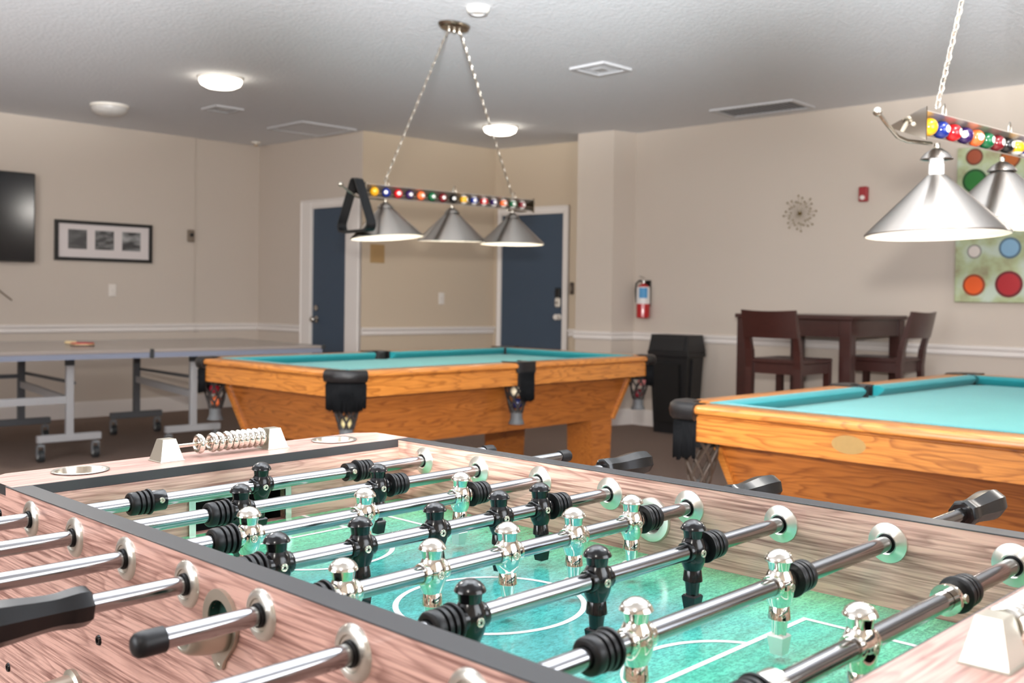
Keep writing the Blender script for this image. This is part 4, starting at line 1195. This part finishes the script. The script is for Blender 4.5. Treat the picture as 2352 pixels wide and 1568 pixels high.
# end panels with goal mouths, end boards with cup holes
for s in (-1, 1):
    x0, x1 = (UE, UE + .015) if s > 0 else (-UE - .015, -UE)
    gm = [(-.072, FZ + .0005), (.072, FZ + .0005), (.072, FZ + .05), (-.072, FZ + .05)]
    MB().plate([(-WI, ZB), (WI, ZB), (WI, GT - .0125), (-WI, GT - .0125)], [gm], x0, x1, 0, ZY).obj('end_panel', M['lam_y'], ft, 0)
    # goal box
    xa, xb = (UE + .015, UE + .07) if s > 0 else (-UE - .07, -UE - .015)
    g = MB().box((xa, -.075, FZ - .03), (xb, -.072, FZ + .053)).box((xa, .072, FZ - .03), (xb, .075, FZ + .053)).box((xa, -.075, FZ + .05), (xb, .075, FZ + .053)).box((xa, -.075, FZ - .033), (xb, .075, FZ - .03))
    xe = xb if s > 0 else xa - .003
    g.box((xe, -.075, FZ - .033), (xe + .003, .075, FZ + .053)).obj('goal_box', M['dark'], ft, 0)
    # chrome goal surround with arched head and two slots
    out = [(-.079, FZ), (-.079, FZ + .047), (-.072, FZ + .053), (-.058, FZ + .0605), (.058, FZ + .0605), (.072, FZ + .053), (.079, FZ + .047), (.079, FZ)]
    inn = [(-.0695, FZ + .0005), (-.0695, FZ + .044), (.0695, FZ + .044), (.0695, FZ + .0005)]
    sl = [[(a, FZ + .049), (b, FZ + .049), (b - .003, FZ + .057), (a + .003, FZ + .057)] for a, b in ((-.052, -.03), (-.022, -.002), (.008, .03))]
    xg0, xg1 = (UE - .003, UE) if s > 0 else (-UE, -UE + .003)
    # outline open at the bottom: legs and head as one polygon
    poly = [(-.079, FZ), (-.079, FZ + .047), (-.072, FZ + .053), (-.058, FZ + .0605), (.058, FZ + .0605), (.072, FZ + .053), (.079, FZ + .047), (.079, FZ), (.0695, FZ), (.0695, FZ + .044), (-.0695, FZ + .044), (-.0695, FZ)]
    head = [(.079, FZ + .044), (.079, FZ + .047), (.072, FZ + .054), (.058, FZ + .0615), (-.058, FZ + .0615), (-.072, FZ + .054), (-.079, FZ + .047), (-.079, FZ + .044)]
    gs = MB().plate(head, sl, xg0, xg1, 0, ZY).box((xg0, -.079, FZ), (xg1, -.0695, FZ + .044)).box((xg0, .0695, FZ), (xg1, .079, FZ + .044)).obj('goal_surround', M['goalplate'], ft, 0)
    MB().box((xg0 if s > 0 else xg1 - .001, -.055, FZ + .0485), (xg0 + .0012 if s > 0 else xg1 - .0002, .033, FZ + .0575)).obj('goal_slot', M['dark'], gs, 0)
    # end board: wood top, black edge, clipped outer corners, two cup holes
    ot = [(s * (UE + .0031), -.3005), (s * (UB - .022), -.3005), (s * UB, -.272), (s * UB, .272), (s * (UB - .022), .3005), (s * (UE + .0031), .3005)]
    hs = [circle(s * .552, q * .197, .0315, 32) for q in (-1, 1)]
    MB().plate(ot, hs, GT - .0123, GT + .0002, 0, None, 1).obj('end_board', [M['lam_y'], M['black_trim']], ft, 0)
    MB().box((s * (UE + .0029) - .0016, -.2995, GT - .0122), (s * (UE + .0029) + .0016, .2995, GT)).obj('board_edge_band', M['black_trim'], ft, 0)
    MB().box((min(s * (UE + .015), s * UB * .985), -WO, ZB), (max(s * (UE + .015), s * UB * .985), WO, GT - .0135)).obj('end_cabinet', M['lam_y'], ft, 0) if False else None
    xo0, xo1 = (UB - .03, UB - .012) if s > 0 else (-UB + .012, -UB + .03)
    MB().box((xo0, -WO, ZB), (xo1, WO, GT - .0123)).obj('outer_end_panel', M['lam_y'], ft, 0)
    for q in (-1, 1):
        xs0, xs1 = (UE + .02, UB - .03) if s > 0 else (-UB + .03, -UE - .02)
        yy = (WI, WO) if q > 0 else (-WO, -WI)
        MB().box((xs0, yy[0], ZB), (xs1, yy[1], GT - .0123)).obj('cheek_panel', M['lam_x'], ft, 0)
        MB().lathe([(.0335, .0005), (.0355, .0018), (.034, .0028), (.0305, .0018), (.0285, -.006), (.0265, -.05), (.024, -.055), (0, -.056)], 36, 0, T(s * .552, q * .197, GT)).obj('cup_holder', M['nickel'], ft, 50)
    # bead scorer
    sx_ = s * .5555 if s < 0 else .541; y_c = .005
    sc = link('bead_scorer', None, ft, T(sx_, y_c, GT)); 
    for q in (-1, 1):
        p = MB(); a, b = (.036, .034) if s < 0 else (.03, .034)
        p.box((-a / 2, q * .083 - b / 2, 0), (a / 2, q * .083 + b / 2, .030), 0, None, (.52, .55)).rbox((-a / 2 - .001, q * .083 - b / 2 - .001, 0), (a / 2 + .001, q * .083 + b / 2 + .001, .0016), .0005)
        p.obj('scorer_post', M['pewter'], sc, 0)
    MB().cyl((0, -.083, .018), (0, .083, .018), .0026, seg=10).obj('scorer_rod', M['chrome'], sc)
    bv = [-.0291, -.009, .0012, .0136, .0233, .0324, .0406, .0495, .0588, .0682] if s < 0 else [-.060 + .0092 * i for i in range(10)]
    bm_ = MB().axial((0, 0, 0), (0, 1, 0), [(.0032, -.0032), (.0058, -.0036), (.0074, -.0022), (.0092, -.0042), (.012, -.0042), (.0138, -.002), (.0142, 0), (.0138, .002), (.012, .0042), (.0092, .0042), (.0074, .0022), (.0058, .0036), (.0032, .0032)], 26).mesh('bead', M['chrome'], 50)
    for v_ in bv: link('bead', bm_, sc, T(0, v_ - y_c, .018))
# bottom, legs
MB().box((-UB + .02, -WI, ZB), (UB - .02, WI, ZB + .012)).obj('cabinet_floor', M['lam_x'], ft, 0)
for sx in (-1, 1):
    for sy in (-1, 1):
        x, y = sx * .545, sy * .262
        wz = (FT @ Vector((x, y, 0))).z
        MB().box((x - .04, y - .04, -wz + .02), (x + .04, y + .04, ZB)).obj('leg', M['lam_x'], ft, 0)
        MB().cyl((x, y, -wz), (x, y, -wz + .025), .028, .022, 16).obj('leveller_foot', M['rubber'], ft)
# bearings on both faces of both sides
bo = MB().lathe([(.0094, 0.0024), (.0126, .0027), (.0132, .0018), (.0135, .0038), (.0142, .0040), (.0178, .0034), (.0204, .0020), (.0212, 0)], 32).mesh('bearing_outer', M['bearing'], 50)
bi = MB().lathe([(.0098, .0052), (.0112, .0056), (.013, .0042), (.0185, .0024), (.0205, .0016), (.021, 0)], 32).mesh('bearing_inner', M['bearing'], 50)
bs = MB().lathe([(.0082, .0052), (.0094, .0052), (.0098, .0042), (.0098, -.02), (.0082, -.02)], 24).mesh('bushing', M['rubber'], 50)
for i, u in enumerate(US):
    for s in (-1, 1):
        Xo = T(u, s * WO, ZR) @ RX(-90 * s); Xi = T(u, s * WI, ZR) @ RX(90 * s)
        o1 = link('bearing', bo, ft, Xo); link('bushing', bs, o1)
        o2 = link('bearing', bi, ft, Xi); link('bushing', bs, o2)


# ---- players
def player_mesh(m):
    mb = MB()
    # head with cap and neck band
    mb.lathe([(0, .0312), (.0045, .0304), (.0088, .0280), (.0113, .0254), (.0126, .0228), (.0130, .0217), (.0127, .0211), (.0104, .0209), (.0102, .0204), (.0093, .0132), (.0090, .0126)], 28, 0)
    # torso to hips
    mb.lathe([(.0088, .0130), (.0097, .0114), (.0113, .0080), (.0124, .0045), (.0129, .0000), (.0128, -.0045), (.0120, -.0095), (.0104, -.0145), (.0090, -.0175), (.0086, -.0188)], 28, 0, None, 1.0, 1.08)
    # thighs, shins
    mb.lathe([(.0084, -.0180), (.0088, -.0186), (.0102, -.0300), (.0098, -.0304), (.0078, -.0306)], 24, 0, None, 1.0, .92)
    mb.lathe([(.0080, -.0300), (.0064, -.0452), (.0, -.0452)], 20, 0, None, 1.0, .9)
    # foot: flared wedge, bevelled
    f = [(-.0062, -.0062, -.0438), (.0062, -.0062, -.0438), (.0062, .0062, -.0438), (-.0062, .0062, -.0438), (-.0078, -.0074, -.0455), (.0078, -.0074, -.0455), (.0078, .0074, -.0455), (-.0078, .0074, -.0455), (-.0056, -.0056, -.0612), (.0056, -.0056, -.0612), (.0056, .0056, -.0612), (-.0056, .0056, -.0612)]
    mb.add(f, [(0, 1, 2, 3), (11, 10, 9, 8)] + [(a, (a + 1) % 4, 4 + (a + 1) % 4, 4 + a) for a in range(4)] + [(4 + a, 4 + (a + 1) % 4, 8 + (a + 1) % 4, 8 + a) for a in range(4)], 1)
    # collar round the rod
    mb.axial((0, -.0146, 0), (0, 1, 0), [(.0082, 0), (.0095, 0), (.0102, .0008), (.0104, .004), (.0104, .0252), (.0102, .0284), (.0095, .0292), (.0082, .0292)], 26)
    return mb.mesh('player', m, 38)


def screw_mesh():
    mb = MB().axial((.0112, 0, -.001), (1, 0, 0), [(0, .0006), (.0014, .0006), (.0014, .0022), (.0036, .0022), (.0042, .0012), (.0042, -.002)], 16)
    return mb.mesh('player_screw', M['screw'], 40)


pm_b = player_mesh([M['bplastic'], M['bplastic']]); pm_s = player_mesh([M['chrome'], mat('chrome_foot', (222, 226, 218), .32, .55)]); scm = screw_mesh()
bump_prof = [(.0084, 0), (.0122, 0), (.0156, .0006), (.0160, .0018), (.0156, .0032), (.0118, .0036), (.0118, .0050), (.0144, .0054), (.0148, .0066), (.0145, .0092), (.0118, .0098), (.0118, .0114), (.0143, .0118), (.0146, .0130), (.0143, .0156), (.0118, .0162), (.0118, .0178), (.0140, .0182), (.0143, .0200), (.0140, .0250), (.0130, .0266), (.0112, .0272), (.0086, .0272)]
bump_m = MB().lathe(bump_prof, 30).mesh('bumper', M['rubber'], 50)
coll_b = MB().lathe([(.0084, 0), (.0122, 0), (.0128, .0008), (.0128, .0170), (.0084, .0170)], 26).mesh('stop_collar', M['bplastic'], 40)
coll_s = MB().lathe([(.0084, 0), (.0122, 0), (.0130, .001), (.0132, .0200), (.0084, .0200)], 26).mesh('stop_collar', M['chrome'], 40)
csm = MB().axial((.0122, 0, 0), (1, 0, 0), [(0, .0008), (.0012, .0008), (.0012, .002), (.0033, .002), (.0038, .001), (.0038, -.002)], 14).mesh('collar_screw', M['screw'], 40)


def handle_mesh():
    prof = [(.0085, 0), (.0130, .0003), (.0152, .0018), (.0164, .005), (.0166, .011), (.0158, .018), (.0147, .026), (.0146, .034), (.0156, .046), (.0172, .060), (.0184, .074), (.0184, .086), (.0176, .096), (.0160, .103), (.0120, .1065), (0, .107)]
    return MB().lathe(prof, 8).mesh('handle', mat('handle_black', (13, 13, 14), .2, spec=.4), 30)


hm = handle_mesh()
cap_m = MB().lathe([(.0083, 0), (.0098, .0002), (.0099, .016), (.0092, .0205), (.007, .0232), (.003, .0242), (0, .0243)], 24).mesh('end_cap', M['rubber'], 40)
# per rod: team, players (y), bumpers (outer side sign, y of flange), collars, y range, left end kind, right end kind
rods = [
    ('b', [-.006], [(-1, -.161), (1, .148)], [(-1, -.1605), (1, .1475)], (-.46, .4035), 'h', 'c'),
    ('b', [-.107, .096], [(-1, -.124), (1, .113)], [], (-.50, .451), 'h', 'c'),
    ('s', [-.169, -.018, .132], [(-1, -.1855), (1, .1485)], [], (-.50, .412), 'c', 'h'),
    ('b', [-.211, -.114, -.015, .081, .149], [(-1, -.2275), (1, .1655)], [], (-.392, .365), 'h', 'c'),
    ('s', [-.223, -.124, -.027, .071, .168], [(-1, -.2395), (1, .1845)], [], (-.384, .366), 'c', 'h'),
    ('b', [-.190, -.036, .111], [(-1, -.2065), (1, .1275)], [], (-.50, .365), 'h', 'c'),
    ('s', [-.136, .066], [(-1, -.166), (1, .0835)], [], (-.48, .468), 'c', 'h'),
    ('s', [-.031], [(-1, -.169), (1, .140)], [(-1, -.1685), (1, .1395)], (-.46, .47), 'c', 'h'),
]
rcol = {'b': 'black team', 's': 'chrome team'}
tilt = [4, 0, 3, -2, 0, 1, 0, 0]
for i, (team, pl_, bu, co, (ya, yb), le, re) in enumerate(rods):
    u = US[i]
    ro = link('rod', MB().cyl((0, ya, 0), (0, yb, 0), .0080, seg=24).mesh('rod', M['rod'], 40), ft, T(u, 0, ZR))
    for v_ in pl_:
        pr = link('player', pm_b if team == 'b' else pm_s, ro, T(0, v_, 0) @ RY(tilt[i]))
        link('player_screw', scm, ro, T(0, v_, 0) @ RY(tilt[i]))
    for sg, y in bu: link('bumper', bump_m, ro, T(0, y + (0 if not co else sg * .0005), 0) @ RX(-90 * sg))
    for sg, y in co:
        link('stop_collar', coll_b if team == 'b' else coll_s, ro, T(0, y, 0) @ RX(90 * sg))
        link('collar_screw', csm, ro, T(0, y - sg * .009, .0) @ RY(-8))
    for sg, yy, kd in ((-1, ya, le), (1, yb, re)):
        if kd == 'h': link('handle', hm, ro, T(0, yy - sg * .004, 0) @ RX(-90 * sg) @ RZ(11))
        else: link('end_cap', cap_m, ro, T(0, yy - sg * .0, 0) @ RX(-90 * sg))
# ball entry on the far side (inner ring) and serving cup on the near outer side
MB().axial((.006, WI, FZ + .044), (0, -1, 0), [(.0155, -.012), (.0155, .002), (.017, .0042), (.021, .0046), (.0265, .0034), (.028, .0005), (.028, 0)], 36).obj('ball_entry', M['bearing'], ft, 50)
MB().axial((.006, WI + .012, FZ + .044), (0, -1, 0), [(0, 0), (.0162, 0), (.0162, .006)], 28).obj('ball_entry_throat', M['dark'], ft, 50)
sx0, sz0 = -.0005, FZ + .0455
cup = link('serving_cup', None, ft, T(sx0, -WO, sz0))
fl = [(.0275 * cos(R(a)), .0275 * sin(R(a)) + .002) for a in range(-50, 231, 10)]
fl += [(-.017, -.024), (-.0095, -.0335), (-.006, -.0375), (.0, -.0385), (.0045, -.036), (.007, -.030)]
MB().plate(fl, [circle(0, .002, .0185, 28), circle(-.0005, -.0335, .0022, 12)], -.0036, 0, 0, YZ).obj('flange', M['pewter'], cup, 0)
MB().axial((-.0005, -.0037, -.0335), (0, -1, 0), [(0, .0003), (.0021, .0003), (.0026, 0)], 12).obj('flange_screw', M['screw'], cup)
# half bowl sticking out to catch the ball
bw = MB(); vs = []; fs = []; n1, n2 = 16, 9
for a in range(n1 + 1):
    for b in range(n2 + 1):
        th_ = pi + pi * a / n1; ph = pi / 2 * b / n2
        r_ = .0225
        vs.append((r_ * cos(th_) * cos(ph * .55), -.0036 - .034 * sin(ph), .0 + r_ * sin(th_) * cos(ph * .62)))
for a in range(n1):
    for b in range(n2):
        q = a * (n2 + 1) + b; fs.append((q, q + 1, q + n2 + 2, q + n2 + 1))
bw.add(vs, fs)
bo_ = bw.obj('cup_bowl', M['pewter'], cup, 60); md = bo_.modifiers.new('thick', 'SOLIDIFY'); md.thickness = .0016
MB().axial((0, .006, .002), (0, -1, 0), [(0, 0), (.0182, 0), (.0185, .008)], 28).obj('cup_throat', mat('throat_green', (40, 74, 66), .3), cup, 50)
# lower ball return cup and bolts on the near outer panel
rc = MB().axial((-.312, -WO, FZ - .10), (0, -1, 0), [(.02, 0), (.026, 0), (.026, .004), (.021, .006), (.019, .03), (.014, .032), (0, .033)], 28)
rc.obj('ball_return_cup', M['pewter'], ft, 40)
bolt_m = MB().axial((0, 0, 0), (0, -1, 0), [(0, .0006), (.0022, .0006), (.0026, .0024), (.0046, .0022), (.0054, .0008), (.0056, 0)], 16).mesh('panel_bolt', M['bplastic'], 40)
for x, z in ((-.249, -.028), (-.509, -.123), (-.532, .058), (-.532, -.02), (-.02, -.028), (.25, -.028)):
    link('panel_bolt', bolt_m, ft, T(x, -WO, FZ + z))
